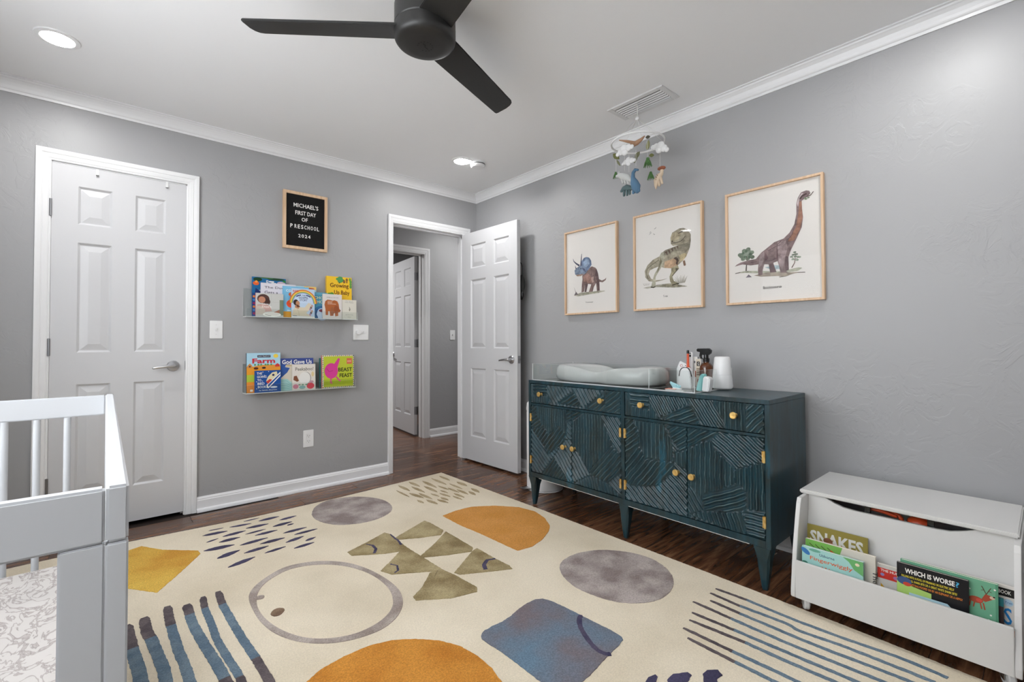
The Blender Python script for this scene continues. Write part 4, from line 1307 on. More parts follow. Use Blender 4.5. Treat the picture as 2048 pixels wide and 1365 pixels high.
# ---- switch plates and outlet
def plate(name, label, cat, x, z, w_, h_, wall_y=0.0):
    t = thing(name, label, cat, (x, wall_y, z - h_ / 2))
    part(t, 'cover_plate', MB().box(-w_ / 2, w_ / 2, -0.006, 0.0, 0, h_), M['white'], bevel=0.0025, seg=2)
    return t, h_ / 2
t, zc = plate('light_switch', 'white toggle light switch between closet door and bookshelf', 'light switch', -2.083, 1.144, 0.072, 0.114)
part(t, 'toggle', MB().box(-0.005, 0.005, -0.017, -0.005, zc - 0.002, zc + 0.012), M['white'], bevel=0.002)
for s in (-0.03, 0.03):
    part(t, 'screw', MB().lathe([(0.0, -0.0072), (0.003, -0.0068), (0.0034, -0.006)], (0, 0, zc + s), 10, 'y'), M['vent'])
part(t, 'slot', MB().box(-0.0055, 0.0055, -0.0064, -0.006, zc - 0.013, zc + 0.013), M['vent'])
t, zc = plate('dimmer_switch', 'white double wall plate with a dimmer knob beside the doorway', 'light switch', -1.121, 1.138, 0.124, 0.118)
part(t, 'dimmer_knob', MB().lathe([(0.0, -0.028), (0.017, -0.027), (0.019, -0.024), (0.0195, -0.006)], (-0.024, 0, zc), 24, 'y'), M['white'], smooth=True)
part(t, 'toggle', MB().box(0.019, 0.029, -0.017, -0.005, zc - 0.004, zc + 0.010), M['white'], bevel=0.002)
t, zc = plate('power_outlet', 'white wall outlet low on the grey wall below the shelves', 'outlet', -1.509, 0.368, 0.073, 0.122)
part(t, 'receptacle', MB().box(-0.0165, 0.0165, -0.0075, -0.0055, zc - 0.034, zc + 0.034), M['white'], bevel=0.001)
for s in (-0.019, 0.019):
    sm = MB().box(-0.0075, -0.0055, -0.0078, -0.007, zc + s - 0.002, zc + s + 0.007).box(0.0055, 0.0075, -0.0078, -0.007, zc + s - 0.002, zc + s + 0.006).box(-0.002, 0.002, -0.0078, -0.007, zc + s - 0.010, zc + s - 0.006)
    part(t, 'socket_slots', sm, M['ventdark'])
t, zc = plate('light_switch', 'white light switch on the hallway wall', 'light switch', 0.428, 1.146, 0.070, 0.114, HY)
part(t, 'toggle', MB().box(-0.005, 0.005, -0.017, -0.005, zc - 0.002, zc + 0.012), M['white'], bevel=0.002)

# ---- acrylic picture ledges
def sheet(x0, x1, y0, y1, z0, z1):
    mb = MB().box(x0, x1, y0, y1, z0, z1)
    d = (x1 - x0, y1 - y0, z1 - z0)
    thin = d.index(min(d))
    pair = {0: (3, 5), 1: (2, 4), 2: (0, 1)}[thin]
    mb.mi = [0 if i in pair else 1 for i in range(6)]
    return mb
AC = [M['acrylic'], M['acrylic_edge']]
def ledge(label, x0, x1, z):
    t = thing('acrylic_shelf', label, 'wall shelf', ((x0 + x1) / 2, 0, z), 0, 'clear acrylic wall shelves')
    h = (x1 - x0) / 2
    part(t, 'back_panel', sheet(-h, h, -0.0045, -0.0005, 0, 0.190), AC)
    part(t, 'bottom_panel', sheet(-h, h, -0.0885, -0.0047, -0.004, 0), AC)
    part(t, 'front_lip', sheet(-h, h, -0.0925, -0.0887, -0.004, 0.052), AC)
    for sx in (-h + 0.12, h - 0.12):
        part(t, 'screw', MB().lathe([(0.0, -0.008), (0.005, -0.007), (0.006, -0.0047)], (sx, 0, 0.12), 12, 'y'), M['nickel'])
    return t
SZ1, SZ2 = 1.233, 0.728
ledge('clear acrylic wall shelf holding picture books, upper of two', -1.932, -1.183, SZ1)
ledge('clear acrylic wall shelf holding board books, lower of two', -1.932, -1.198, SZ2)

# ---- books: hard or board covers, page block, printed front
def book(label, loc, w_, h_, t_, cover, art=None, rz=0.0, tilt=0.0, group='picture books on the wall shelves', corner=0.0, name='picture_book', roll=0.0):
    b = bpy.data.objects.new(name, None)
    b.empty_display_size = 0.03
    COL.objects.link(b)
    b.location = loc
    b.rotation_euler = Euler((tilt, roll, rz))
    tag(b, label, 'book', group)
    key = 'cover_%d_%d_%d' % tuple(int(c * 255) for c in cover)
    if key not in M:
        M[key] = plain(key, cover, 0.35)
    c = MB()
    th = 0.002
    if corner:
        def rr(y0, y1):
            pts = [(0, 0), (w_ - corner, 0), (w_ - corner * 0.3, corner * 0.3), (w_, corner), (w_, h_ - corner), (w_ - corner * 0.3, h_ - corner * 0.3), (w_ - corner, h_), (0, h_)]
            c.prism(pts, lambda p, k: (p[0], (y0, y1)[k], p[1]))
        rr(0, th)
        rr(t_ - th, t_)
    else:
        c.box(0, w_, 0, th, 0, h_).box(0, w_, t_ - th, t_, 0, h_)
    c.box(-0.0005, 0.0015, 0, t_, 0, h_)
    co = part(b, 'cover', c, M[key])
    ins = 0.0015
    part(b, 'pages', MB().box(0.0016, w_ - ins - corner * 0.3, th, t_ - th, ins, h_ - ins), M['pages'])
    if art:
        a = Art()
        art(a, w_, h_)
        a.build(co)
    return b
K = lambda *v: S(*v)
WHT, BLK = S(240, 238, 232), S(24, 22, 24)
def art_sea(a, w, h):
    a.rect(K(28, 100, 150), 0, 0, w, h)
    a.poly(K(30, 70, 130), [(0, 0), (w * .22, 0), (w * .2, h * .55), (0, h * .6)])
    a.oval(K(24, 60, 30), w * .16, h * .94, w * .13, h * .05).oval(K(30, 66, 40), w * .7, h * .97, w * .26, h * .03).oval(K(70, 110, 50), w * .42, h * .985, w * .2, h * .014)
    a.oval(K(222, 96, 44), w * .11, h * .84, w * .09, h * .05).oval(K(240, 150, 60), w * .12, h * .88, w * .04, h * .03)
    a.poly(K(168, 180, 186), [(w * .1, h * .62), (w * .34, h * .74), (w * .4, h * .6), (w * .2, h * .5)])
    a.poly(K(20, 40, 100), [(w * .1, h * .72), (w * .27, h * .62), (w * .06, h * .52)])
    a.oval(K(190, 176, 190), w * .86, h * .87, w * .13, h * .05).oval(K(30, 120, 60), w * .95, h * .93, w * .05, h * .03)
    a.rect(WHT, w * .41, h * .87, w * .47, h * .93).rect(K(28, 100, 150), w * .425, h * .882, w * .455, h * .918)
    a.rect(WHT, w * .49, h * .885, w * .64, h * .915).rect(WHT, w * .56, h * .855, w * .70, h * .875)
    for i in range(6):
        a.oval([K(160, 40, 90), K(60, 130, 200), K(220, 130, 60)][i % 3], w * .05, h * (.08 + .085 * i), w * .035, h * .03)
def art_duck(a, w, h):
    a.rect(K(214, 212, 220), 0, 0, w, h)
    g = K(90, 88, 98)
    a.text(g, 'The Duckling', w * .10, h * .82, w * .84, h * .09).text(g, 'Gets a', w * .10, h * .68, w * .38, h * .09).text(g, 'Cookie', w * .10, h * .54, w * .38, h * .09)
def art_tot(a, w, h):
    a.rect(K(196, 196, 192), 0, 0, w, h)
    a.rect(K(184, 184, 180), w * .55, h * .45, w * .56, h).rect(K(184, 184, 180), 0, h * .62, w, h * .63)
    a.rect(K(120, 132, 110), w * .86, h * .08, w, h * .74)
    a.oval(K(84, 56, 48), w * .27, h * .76, w * .22, h * .20).oval(K(70, 46, 40), w * .36, h * .64, w * .16, h * .16)
    a.oval(K(190, 132, 106), w * .22, h * .72, w * .125, h * .135)
    a.poly(K(196, 158, 150), [(w * .05, h * .5), (w * .3, h * .56), (w * .5, h * .46), (w * .58, h * .24), (w * .3, h * .2), (w * .05, h * .3)])
    a.poly(K(196, 184, 172), [(0, h * .08), (0, h * .44), (w * .14, h * .46), (w * .34, h * .3), (w * .3, h * .1)])
    a.poly(K(166, 108, 84), [(w * .64, h * .2), (w * .86, h * .32), (w * .86, h * .16)])
    a.oval(WHT, w * .58, h * .10, w * .33, h * .10).oval(K(224, 220, 214), w * .58, h * .12, w * .28, h * .07).stroke(K(70, 60, 58), [(w * .33, h * .09), (w * .45, h * .05), (w * .55, h * .045)], h * .012)
    a.text(WHT, 'Now', w * .22, h * .50, w * .24, h * .085).text(WHT, "Don't", w * .22, h * .385, w * .34, h * .085)
def art_cow(a, w, h):
    a.rect(K(122, 184, 218), 0, 0, w, h).rect(K(224, 158, 40), 0, 0, w, h * .19)
    a.oval(K(226, 84, 50), w * .32, h * .44, w * .19, h * .13).poly(K(150, 92, 40), [(w * .22, h * .5), (w * .3, h * .62), (w * .28, h * .7), (w * .6, h * .74), (w * .6, h * .42), (w * .4, h * .42)])
    a.oval(K(206, 96, 48), w * .34, h * .74, w * .13, h * .07)
    a.text(WHT, 'CO', w * .12, h * .82, w * .2, h * .075)
    a.rect(WHT, w * .16, h * .215, w * .3, h * .235)
def art_gospel(a, w, h):
    a.rect(K(186, 206, 226), 0, 0, w, h)
    for col, f in ((K(206, 120, 56), 1.0), (K(236, 190, 90), .92), (K(120, 170, 90), .83), (K(150, 150, 200), .77), (K(196, 212, 232), .72)):
        a.oval(col, w * .5, h * .50, w * .60 * f, h * .47 * f, 24, 0, PI)
    a.stroke(K(26, 46, 96), [(w * .2, h * .72), (w * .3, h * .76), (w * .4, h * .78)], h * .035).stroke(K(26, 46, 96), [(w * .62, h * .78), (w * .72, h * .76), (w * .82, h * .72)], h * .035)
    n_ = K(26, 46, 96)
    a.text(n_, 'THE', w * .44, h * .745, w * .16, h * .045).text(n_, 'GOSPEL', w * .3, h * .655, w * .42, h * .07).text(n_, 'STORY', w * .34, h * .57, w * .34, h * .07)
    a.text(K(214, 70, 50), 'RED', w * .06, h * .87, w * .24, h * .07)
    a.poly(K(214, 202, 178), [(0, h * .06), (w * .06, h * .26), (w * .16, h * .36), (w * .4, h * .36), (w * .56, h * .36), (w * .72, h * .52), (w * .84, h * .5), (w * .78, h * .3), (w * .62, h * .16), (w * .84, h * .1), (w * .84, h * .05)])
    a.stroke(K(188, 172, 146), [(w * .2, h * .34), (w * .3, h * .2), (w * .32, h * .06)], h * .012)
    a.poly(K(186, 132, 100), [(w * .14, h * .42), (w * .14, h * .34), (w * .3, h * .3), (w * .34, h * .42)])
    a.oval(K(46, 32, 30), w * .18, h * .52, w * .11, h * .10).oval(K(190, 138, 106), w * .26, h * .49, w * .085, h * .085).poly(K(96, 58, 40), [(w * .2, h * .46), (w * .34, h * .40), (w * .36, h * .36), (w * .22, h * .36)])
    for i in range(6):
        a.oval([K(176, 140, 170), K(120, 96, 90), K(196, 156, 140)][i % 3], w * (.80 + .04 * (i % 3)), h * (.12 + .06 * i), w * .045, h * .045)
    a.rect(K(230, 226, 220), 0, 0, w, h * .045).rect(K(90, 90, 96), w * .05, h * .055, w * .22, h * .07)
def art_beachback(a, w, h):
    a.rect(K(176, 206, 214), 0, 0, w, h).rect(K(236, 196, 110), w * .45, h * .9, w, h)
    a.oval(K(190, 96, 66), w * .72, h * .93, w * .2, h * .035)
def art_shark(a, w, h):
    a.rect(K(72, 140, 168), 0, 0, w, h)
    a.rect(K(92, 156, 180), 0, h * .9, w, h)
    y_ = K(206, 214, 160)
    a.text(y_, 'CHOO', w * .05, h * .74, w * .9, h * .11).text(y_, 'CHOO', w * .02, h * .58, w * .95, h * .12)
    a.poly(K(50, 104, 150), [(0, 0), (0, h * .34), (w * .3, h * .46), (w * .7, h * .5), (w, h * .58), (w, 0)])
    a.oval(K(176, 196, 220), w * .62, h * .16, w * .42, h * .24).oval(K(120, 60, 76), w * .62, h * .3, w * .24, h * .06)
    a.stroke(K(30, 70, 130), [(w * .3, h * .02), (w * .18, h * .16), (w * .3, h * .36)], w * .07)
def art_bear(a, w, h):
    a.rect(K(214, 208, 204), 0, 0, w, h)
    br, b2 = K(170, 96, 52), K(148, 82, 48)
    a.poly(br, [(w * .14, h * .14), (w * .13, h * .38), (w * .08, h * .56), (w * .12, h * .7), (w * .24, h * .77), (w * .4, h * .76), (w * .5, h * .74), (w * .62, h * .76), (w * .76, h * .72), (w * .83, h * .6), (w * .86, h * .42), (w * .92, h * .36), (w * .9, h * .28), (w * .8, h * .26), (w * .8, h * .12), (w * .64, h * .1), (w * .62, h * .24), (w * .56, h * .2), (w * .54, h * .12), (w * .38, h * .11), (w * .34, h * .3), (w * .28, h * .3), (w * .26, h * .14)])
    a.oval(b2, w * .7, h * .38, w * .14, h * .16).oval(K(150, 92, 60), w * .48, h * .3, w * .08, h * .18).oval(K(40, 26, 22), w * .9, h * .34, w * .025, h * .02)
    a.text(K(70, 70, 80), 'Bill Martin Jr / Eric Carle', w * .2, h * .845, w * .62, h * .035)
    for i, s_ in enumerate((.26, .24, .44)):
        a.rect(K(236, 208, 186), w * .24, h * (.69 - .05 * i), w * (.24 + s_), h * (.705 - .05 * i))
def art_grow(a, w, h):
    a.rect(K(236, 190, 46), 0, 0, w, h)
    g1, g2 = K(78, 150, 84), K(96, 150, 60)
    for x_, z_ in ((.46, .92), (.54, .95), (.6, .9), (.53, .87)):
        a.oval(g1, w * x_, h * (z_ + .025), w * .1, h * .035)
    for x_, z_ in ((.93, .95), (.97, .90), (.97, .84), (.96, .78)):
        a.oval(g2, w * min(x_, .955), h * z_, w * .045, h * .04)
    a.oval(g2, w * .1, h * .56, w * .08, h * .05, rot=.5).oval(g2, w * .19, h * .57, w * .1, h * .05, rot=.5).oval(g1, w * .02, h * .5, w * .04, h * .08)
    for x_, z_, r_ in ((.69, .895, .05), (.80, .94, .045), (.80, .885, .03)):
        a.oval(K(112, 74, 44), w * x_, h * z_, w * r_, h * r_ * .8).oval(K(150, 104, 60), w * x_, h * z_, w * r_ * .5, h * r_ * .4)
    br = K(92, 48, 26)
    a.text(br, 'Growing', w * .13, h * .715, w * .74, h * .13).text(br, 'Up Baby', w * .29, h * .555, w * .62, h * .125)
    a.poly(br, [(w * .46, h * .865), (w * .5, h * .84), (w * .54, h * .865)]).oval(K(150, 84, 44), w * .68, h * .36, w * .09, h * .06)
def art_beige(a, w, h):
    a.rect(K(214, 210, 198), 0, 0, w, h)
    g = K(150, 146, 134)
    a.text(K(160, 158, 150), 'The Tale of', w * .24, h * .91, w * .5, h * .05).text(K(160, 158, 150), 'Peter Rabbit', w * .2, h * .84, w * .6, h * .05)
    a.poly(K(140, 136, 124), [(w * .48, h * .66), (w * .55, h * .58), (w * .58, h * .5), (w * .52, h * .4), (w * .46, h * .48), (w * .5, h * .54)])
    a.text(g, 'BEATRIX POTTER', w * .24, h * .2, w * .52, h * .04).rect(g, w * .36, h * .1, w * .62, h * .115)
def at_shelf(label, p0, p1, pt, yf, zb_, t_, cover, art, corner=0.0, tilt=-0.03):
    w_, h_ = p1[0] - p0[0], pt[2] - zb_
    return book(label, (p0[0], yf, zb_ + 0.0006), w_, h_, t_, cover, art, 0.0, tilt, corner=corner)
at_shelf('large blue ocean picture book at the left end of the upper shelf', (-1.8839,-0.0340,1.3621), (-1.6740,-0.0340,1.3750), (-1.7765,-0.0340,1.5020), -.034, SZ1, .012, S(24, 84, 140), art_sea)
at_shelf('pale lilac picture book with two lines of grey title lettering', (-1.8340,-0.0460,1.3811), (-1.6117,-0.0460,1.3956), (-1.7226,-0.0460,1.4641), -.046, SZ1, .007, S(206, 200, 214), art_duck)
at_shelf('photo-cover book of a curly-haired toddler with a pink spine', (-1.8709,-0.0720,1.3103), (-1.7000,-0.0720,1.3190), (-1.7851,-0.0720,1.3906), -.072, SZ1, .012, S(190, 104, 120), art_tot)
at_shelf('thin pale book whose orange top peeks out behind the rainbow cover', (-1.6214,-0.0340,1.3607), (-1.4675,-0.0340,1.3696), (-1.5478,-0.0340,1.4615), -.034, SZ1, .007, S(170, 200, 210), art_beachback)
at_shelf('sky blue book with an orange strip along its bottom', (-1.6998,-0.0590,1.3371), (-1.5277,-0.0590,1.3465), (-1.6224,-0.0590,1.4517), -.059, SZ1, .009, S(110, 176, 214), art_cow)
at_shelf('picture book with a rainbow and a bearded man on the cover', (-1.6486,-0.0780,1.3386), (-1.4942,-0.0780,1.3470), (-1.5747,-0.0780,1.4377), -.078, SZ1, .010, S(190, 206, 224), art_gospel)
at_shelf('teal book with yellow-green lettering partly hidden on the upper shelf', (-1.4981,-0.0640,1.3263), (-1.3993,-0.0640,1.3313), (-1.4531,-0.0640,1.4208), -.064, SZ1, .010, S(70, 136, 164), art_shark)
at_shelf('white board book with a brown bear on the cover', (-1.4369,-0.0800,1.3211), (-1.2988,-0.0800,1.3279), (-1.3692,-0.0800,1.4124), -.080, SZ1, .012, S(206, 200, 196), art_bear, 0.0)
at_shelf('thick yellow picture book with green leaves at the back of the upper shelf', (-1.3963,-0.0440,1.4466), (-1.2089,-0.0440,1.4601), (-1.3046,-0.0440,1.5505), -.044, SZ1, .026, S(226, 176, 40), art_grow)
at_shelf('small plain beige book at the right end of the upper shelf', (-1.2953,-0.0760,1.3023), (-1.1866,-0.0760,1.3071), (-1.2408,-0.0760,1.3780), -.076, SZ1, .010, S(206, 202, 190), art_beige)

def art_farm(a, w, h):
    a.rect(K(170, 208, 226), 0, 0, w, h).rect(K(232, 156, 46), 0, 0, w, h * .66).rect(K(176, 196, 66), 0, h * .26, w, h * .45)
    a.rect(K(226, 140, 54), 0, 0, w, h * .27).oval(K(226, 150, 60), w * .6, h * .64, w * .4, h * .06)
    a.rect(K(30, 36, 70), w * .31, h * .885, w * .70, h * .945).text(WHT, "Let's Explore!", w * .335, h * .90, w * .34, h * .032)
    a.text(K(196, 52, 66), 'Farm', w * .16, h * .735, w * .68, h * .125, bold=0.035)
    a.oval(K(236, 206, 80), w * .86, h * .92, w * .075, h * .05)
    for x_ in (.24, .34, .42, .55, .62, .72):
        a.oval(K(90, 150, 100), w * x_, h * .70, w * .03, h * .025)
    a.poly(K(206, 140, 80), [(w * .02, h * .62), (w * .02, h * .68), (w * .09, h * .74), (w * .16, h * .68), (w * .16, h * .62)]).rect(K(70, 36, 30), w * .07, h * .64, w * .11, h * .68)
    a.poly(K(206, 60, 56), [(w * .84, h * .64), (w * .84, h * .69), (w * .91, h * .73), (w * .98, h * .69), (w * .98, h * .64)]).oval(K(80, 40, 34), w * .27, h * .61, w * .07, h * .03).oval(K(50, 40, 40), w * .5, h * .62, w * .06, h * .025)
    a.rect(K(236, 230, 220), w * .1, h * .03, w * .18, h * .08)
def art_bed(a, w, h):
    a.rect(K(30, 78, 150), 0, 0, w, h)
    for i, s_ in enumerate(('THE', 'GOING', 'TO', 'BED', 'BOOK')):
        a.text(WHT, s_, w * (.07 + .01 * i), h * (.82 - .155 * i), w * (.2, .36, .15, .26, .32)[i], h * .105)
    a.text(WHT, 'by Sandra Boynton', w * .16, h * .06, w * .68, h * .065)
    a.poly(WHT, [(w * .44, h * .34), (w * .98, h * .92), (w * .98, h * .72), (w * .52, h * .18), (w * .44, h * .2)])
    a.poly(K(30, 78, 150), [(w * .48, h * .33), (w * .97, h * .84), (w * .97, h * .78), (w * .52, h * .24)])
    a.poly(K(224, 214, 176), [(w * .42, h * .5), (w * .5, h * .72), (w * .66, h * .9), (w * .84, h * .94), (w * .86, h * .8), (w * .64, h * .56)])
    a.poly(K(196, 66, 56), [(w * .42, h * .48), (w * .56, h * .6), (w * .66, h * .56), (w * .5, h * .38)]).oval(K(40, 44, 90), w * .7, h * .78, w * .05, h * .05)
    a.oval(K(220, 224, 232), w * .72, h * .22, w * .14, h * .045)
    for x_, z_ in ((.3, .93), (.36, .78), (.06, .5), (.28, .52), (.06, .18), (.52, .95)):
        a.oval(WHT, w * x_, h * z_, w * .018, h * .015, 8)
def art_god(a, w, h):
    a.rect(K(52, 88, 158), 0, 0, w, h).rect(K(60, 76, 140), 0, h * .8, w, h)
    a.text(WHT, 'God Gave Us', w * .05, h * .82, w * .9, h * .135, bold=0.02)
    a.poly(K(214, 206, 190), [(w * .0, h * .38), (w * .2, h * .56), (w * .28, h * .7), (w * .14, h * .73), (w * .16, h * .8), (w * .36, h * .82), (w * .5, h * .74), (w * .46, h * .3), (w * .3, h * .1), (w * .0, h * .1)])
    a.poly(K(166, 208, 206), [(0, 0), (0, h * .36), (w * .2, h * .36), (w * .36, h * .22), (w * .5, h * .06), (w * .5, 0)])
    for i in range(4):
        a.stroke(K(130, 186, 186), [(w * .02, h * (.3 - .07 * i)), (w * .18, h * (.3 - .075 * i)), (w * .34, h * (.16 - .045 * i))], h * .014)
    a.oval(K(190, 170, 130), w * .25, h * .77, w * .1, h * .022).rect(K(190, 170, 190), w * .5, 0, w, h * .4)
def art_peek(a, w, h):
    a.rect(K(222, 216, 208), 0, 0, w, h)
    a.text(K(110, 104, 98), 'Peekaboo!', w * .13, h * .745, w * .78, h * .14)
    a.oval(K(120, 116, 112), w * .55, h * .45, w * .255, h * .25, 28).oval(K(228, 226, 222), w * .53, h * .45, w * .25, h * .245, 28)
    a.poly(K(126, 78, 54), [(w * .04, h * .4), (w * .06, h * .54), (w * .18, h * .56), (w * .24, h * .44), (w * .28, h * .36), (w * .2, h * .32), (w * .12, h * .36)])
    a.oval(K(214, 70, 86), w * .78, h * .14, w * .17, h * .12).oval(K(206, 130, 150), w * .14, h * .14, w * .12, h * .09).oval(K(140, 180, 180), w * .42, h * .1, w * .14, h * .07).oval(K(190, 150, 160), w * .82, h * .3, w * .1, h * .05)
    for x_ in (.3, .44, .6):
        a.oval(K(110, 150, 120), w * x_, h * .2, w * .06, h * .025)
    a.oval(K(220, 200, 150), w * .88, h * .6, w * .06, h * .1)
def art_beast(a, w, h):
    a.rect(K(240, 236, 222), 0, 0, w, h)
    for i in range(16):
        q = (i + .2) / 16
        for z_ in (0.004, .972):
            a.poly(K(96, 110, 90) if i % 2 else K(206, 150, 60), [(w * q, h * z_), (w * (q + .03), h * z_), (w * (q + .045), h * (z_ + .024)), (w * (q + .015), h * (z_ + .024))])
        for x_ in (0.004, .972):
            a.poly(K(96, 110, 90) if i % 2 else K(206, 150, 60), [(w * x_, h * q), (w * (x_ + .024), h * (q + .015)), (w * (x_ + .024), h * (q + .045)), (w * x_, h * (q + .03))])
    a.rect(K(188, 198, 60), w * .035, h * .035, w * .965, h * .965).rect(K(166, 182, 44), w * .035, h * .1, w * .965, h * .26)
    pk = K(214, 66, 148)
    a.oval(pk, w * .27, h * .52, w * .21, h * .24).stroke(pk, [(w * .38, h * .62), (w * .46, h * .78), (w * .52, h * .9)], (w * .16, w * .06)).stroke(K(206, 90, 130), [(w * .26, h * .3), (w * .25, h * .16), (w * .3, h * .14)], w * .05).stroke(K(206, 90, 130), [(w * .42, h * .34), (w * .52, h * .22), (w * .56, h * .2)], w * .05)
    a.stroke(K(176, 44, 120), [(w * .13, h * .6), (w * .2, h * .5), (w * .32, h * .53)], w * .018)
    a.rect(K(216, 112, 84), w * .76, h * .72, w * .93, h * .9).text(K(240, 210, 190), 'BOOK', w * .785, h * .78, w * .12, h * .05)
    a.text(BLK, 'BEAST', w * .49, h * .49, w * .44, h * .12, bold=0.02).text(BLK, 'FEAST', w * .53, h * .31, w * .40, h * .12, bold=0.02)
at_shelf('light blue farm board book with big red title at the left of the lower shelf', (-1.9201,-0.0680,0.8657), (-1.7155,-0.0680,0.8568), (-1.8124,-0.0680,0.9898), -.068, SZ2, .018, S(40, 70, 96), art_farm, 0.004)
at_shelf('small dark blue board book with a white boat in front of the farm book', (-1.8755,-0.0870,0.8088), (-1.7170,-0.0870,0.8001), (-1.7980,-0.0870,0.8729), -.0865, SZ2, .015, S(30, 78, 150), art_bed, 0.006)
at_shelf('deep blue picture book with white script title above a pale bear', (-1.7128,-0.0580,0.8391), (-1.4939,-0.0580,0.8288), (-1.6030,-0.0580,0.9494), -.058, SZ2, .010, S(46, 74, 140), art_god)
at_shelf('cream board book with a round mirror on the lower shelf', (-1.6416,-0.0800,0.8196), (-1.4872,-0.0800,0.8118), (-1.5660,-0.0800,0.9070), -.080, SZ2, .014, S(216, 208, 196), art_peek, 0.004)
at_shelf('green striped-edge board book with a pink monster on the cover', (-1.4385,-0.0800,0.8525), (-1.2061,-0.0800,0.8427), (-1.3272,-0.0800,0.9654), -.080, SZ2, .022, S(206, 120, 110), art_beast, 0.008)
at_shelf('teal-spined book tucked behind the pink monster book', (-1.4479,-0.0560,0.8518), (-1.2272,-0.0560,0.8425), (-1.3329,-0.0560,0.9466), -.056, SZ2, .016, S(40, 110, 110), None, 0.0)

# ================================================================== framed dinosaur prints on the right wall
RZ = -PI / 2
def picture(label, y0, y1, z0, z1):
    t = thing('framed_print', label, 'framed print', (-0.0265, y0, z0), RZ, 'dinosaur prints on the right wall')
    w_, h_ = y0 - y1, z1 - z0
    f = 0.0115
    for b in ((0, w_, 0, f), (0, w_, h_ - f, h_), (0, f, f, h_ - f), (w_ - f, w_, f, h_ - f)):
        part(t, 'frame_bar', MB().box(b[0], b[1], 0, 0.0255, b[2], b[3]), M['pine'], bevel=0.001)
    part(t, 'paper', MB().box(f, w_ - f, 0.0148, 0.018, f, h_ - f), M['paper'])
    part(t, 'glass', MB().box(f, w_ - f, 0.0085, 0.0100, f, h_ - f), M['glass'])
    return t, w_, h_
# -- triceratops
t, w_, h_ = picture('smallest-looking framed print of a blue-frilled horned dinosaur', -1.137, -1.6135, 1.2587, 1.877)
a = Art(0.0142, 0.00003)
a.poly(S(176, 172, 156), [(0.0805,0.1414),(0.1436,0.1589),(0.3594,0.1554),(0.3693,0.1509),(0.3056,0.1422),(0.2296,0.1391),(0.1214,0.1325)])
a.poly(S(150, 148, 130), [(0.1215,0.1450),(0.1942,0.1558),(0.2784,0.1570),(0.3328,0.1577),(0.3057,0.1493),(0.2155,0.1430)])
bd = S(128, 108, 104)
a.poly(bd, [(0.1627,0.2815),(0.1954,0.3168),(0.2521,0.3375),(0.2865,0.3223),(0.3067,0.2819),(0.3145,0.2404),(0.3400,0.2270),(0.3667,0.2349),(0.3786,0.2443),(0.3732,0.2273),(0.3466,0.2139),(0.3184,0.2200),(0.3207,0.1588),(0.2955,0.1572),(0.2892,0.2159),(0.2683,0.1879),(0.2577,0.1560),(0.2227,0.1579),(0.2455,0.2092),(0.2160,0.2159),(0.1992,0.1582),(0.1835,0.1595),(0.1889,0.2146),(0.1785,0.1627),(0.1546,0.1591),(0.1587,0.2260),(0.1647,0.2533)])
a.poly(S(104, 88, 88), [(0.1835,0.1595),(0.1889,0.2146),(0.2160,0.2159),(0.1992,0.1582)]).poly(S(108, 90, 90), [(0.2934,0.3160),(0.3067,0.2819),(0.3145,0.2404),(0.3193,0.1589),(0.3058,0.1601),(0.2981,0.2285),(0.2793,0.2741)])
a.poly(S(160, 126, 116), [(0.1699,0.2751),(0.2095,0.2930),(0.2446,0.2670),(0.2651,0.2210),(0.2161,0.2203),(0.1769,0.2353)]).poly(S(176, 150, 140), [(0.2445,0.2560),(0.2654,0.2647),(0.2755,0.2254),(0.2512,0.2224)])
a.poly(S(112, 128, 154), [(0.1599,0.3883),(0.1781,0.4082),(0.2033,0.4114),(0.2280,0.4035),(0.2454,0.3796),(0.2494,0.3488),(0.2239,0.3217),(0.1989,0.2997),(0.1595,0.3379),(0.1539,0.3667)]).poly(S(150, 168, 192), [(0.1707,0.3757),(0.1960,0.3974),(0.2244,0.3907),(0.2312,0.3567),(0.2027,0.3382),(0.1741,0.3473)])
a.poly(S(124, 138, 158), [(0.0893,0.3266),(0.1044,0.3419),(0.1451,0.3566),(0.1956,0.3390),(0.2039,0.2992),(0.1736,0.2848),(0.1225,0.2820),(0.0944,0.2976)]).poly(S(84, 92, 116), [(0.1595,0.3379),(0.1883,0.3288),(0.2010,0.2984),(0.1774,0.3134)]).poly(S(150, 126, 112), [(0.0988,0.2943),(0.1519,0.2928),(0.1845,0.2930),(0.1482,0.2792),(0.1151,0.2811)])
a.stroke(S(86, 90, 108), [(0.1363,0.3566),(0.1024,0.3779),(0.0830,0.3952),(0.0756,0.4145)], (.014, .003)).stroke(S(86, 90, 108), [(0.1509,0.3530),(0.1541,0.3947),(0.1581,0.4402)], (.015, .003)).stroke(S(96, 90, 100), [(0.1051,0.3361),(0.0992,0.3499),(0.0956,0.3640)], (.010, .002))
a.oval(S(30, 30, 40), *[(0.1486,0.3337)][0], .004, .004, 8).oval(S(30, 30, 40), *[(0.1152,0.3026)][0], .003, .003, 8)
a.poly(S(110, 100, 104), [(0.0843,0.1434),(0.1031,0.1691),(0.1252,0.1447)]).stroke(S(120, 104, 100), [(0.1009,0.1636),(0.0921,0.1842),(0.0847,0.2002)], (.004, .001))
for p in ([(0.2232,0.2307),(0.2446,0.2670),(0.2518,0.2991)], [(0.2789,0.2196),(0.2723,0.2639),(0.2658,0.3084)], [(0.2019,0.2273),(0.1950,0.2613)], [(0.1584,0.1868),(0.1732,0.2301)]):
    a.stroke(S(96, 80, 80), p, .0025)
p0, p1 = [(0.1915,0.0772),(0.2619,0.0791)]
a.text(S(110, 106, 104), 'Triceratops', p0[0], p0[1] - .001, p1[0] - p0[0], .013)
a.build(t, 'print', 'wash')
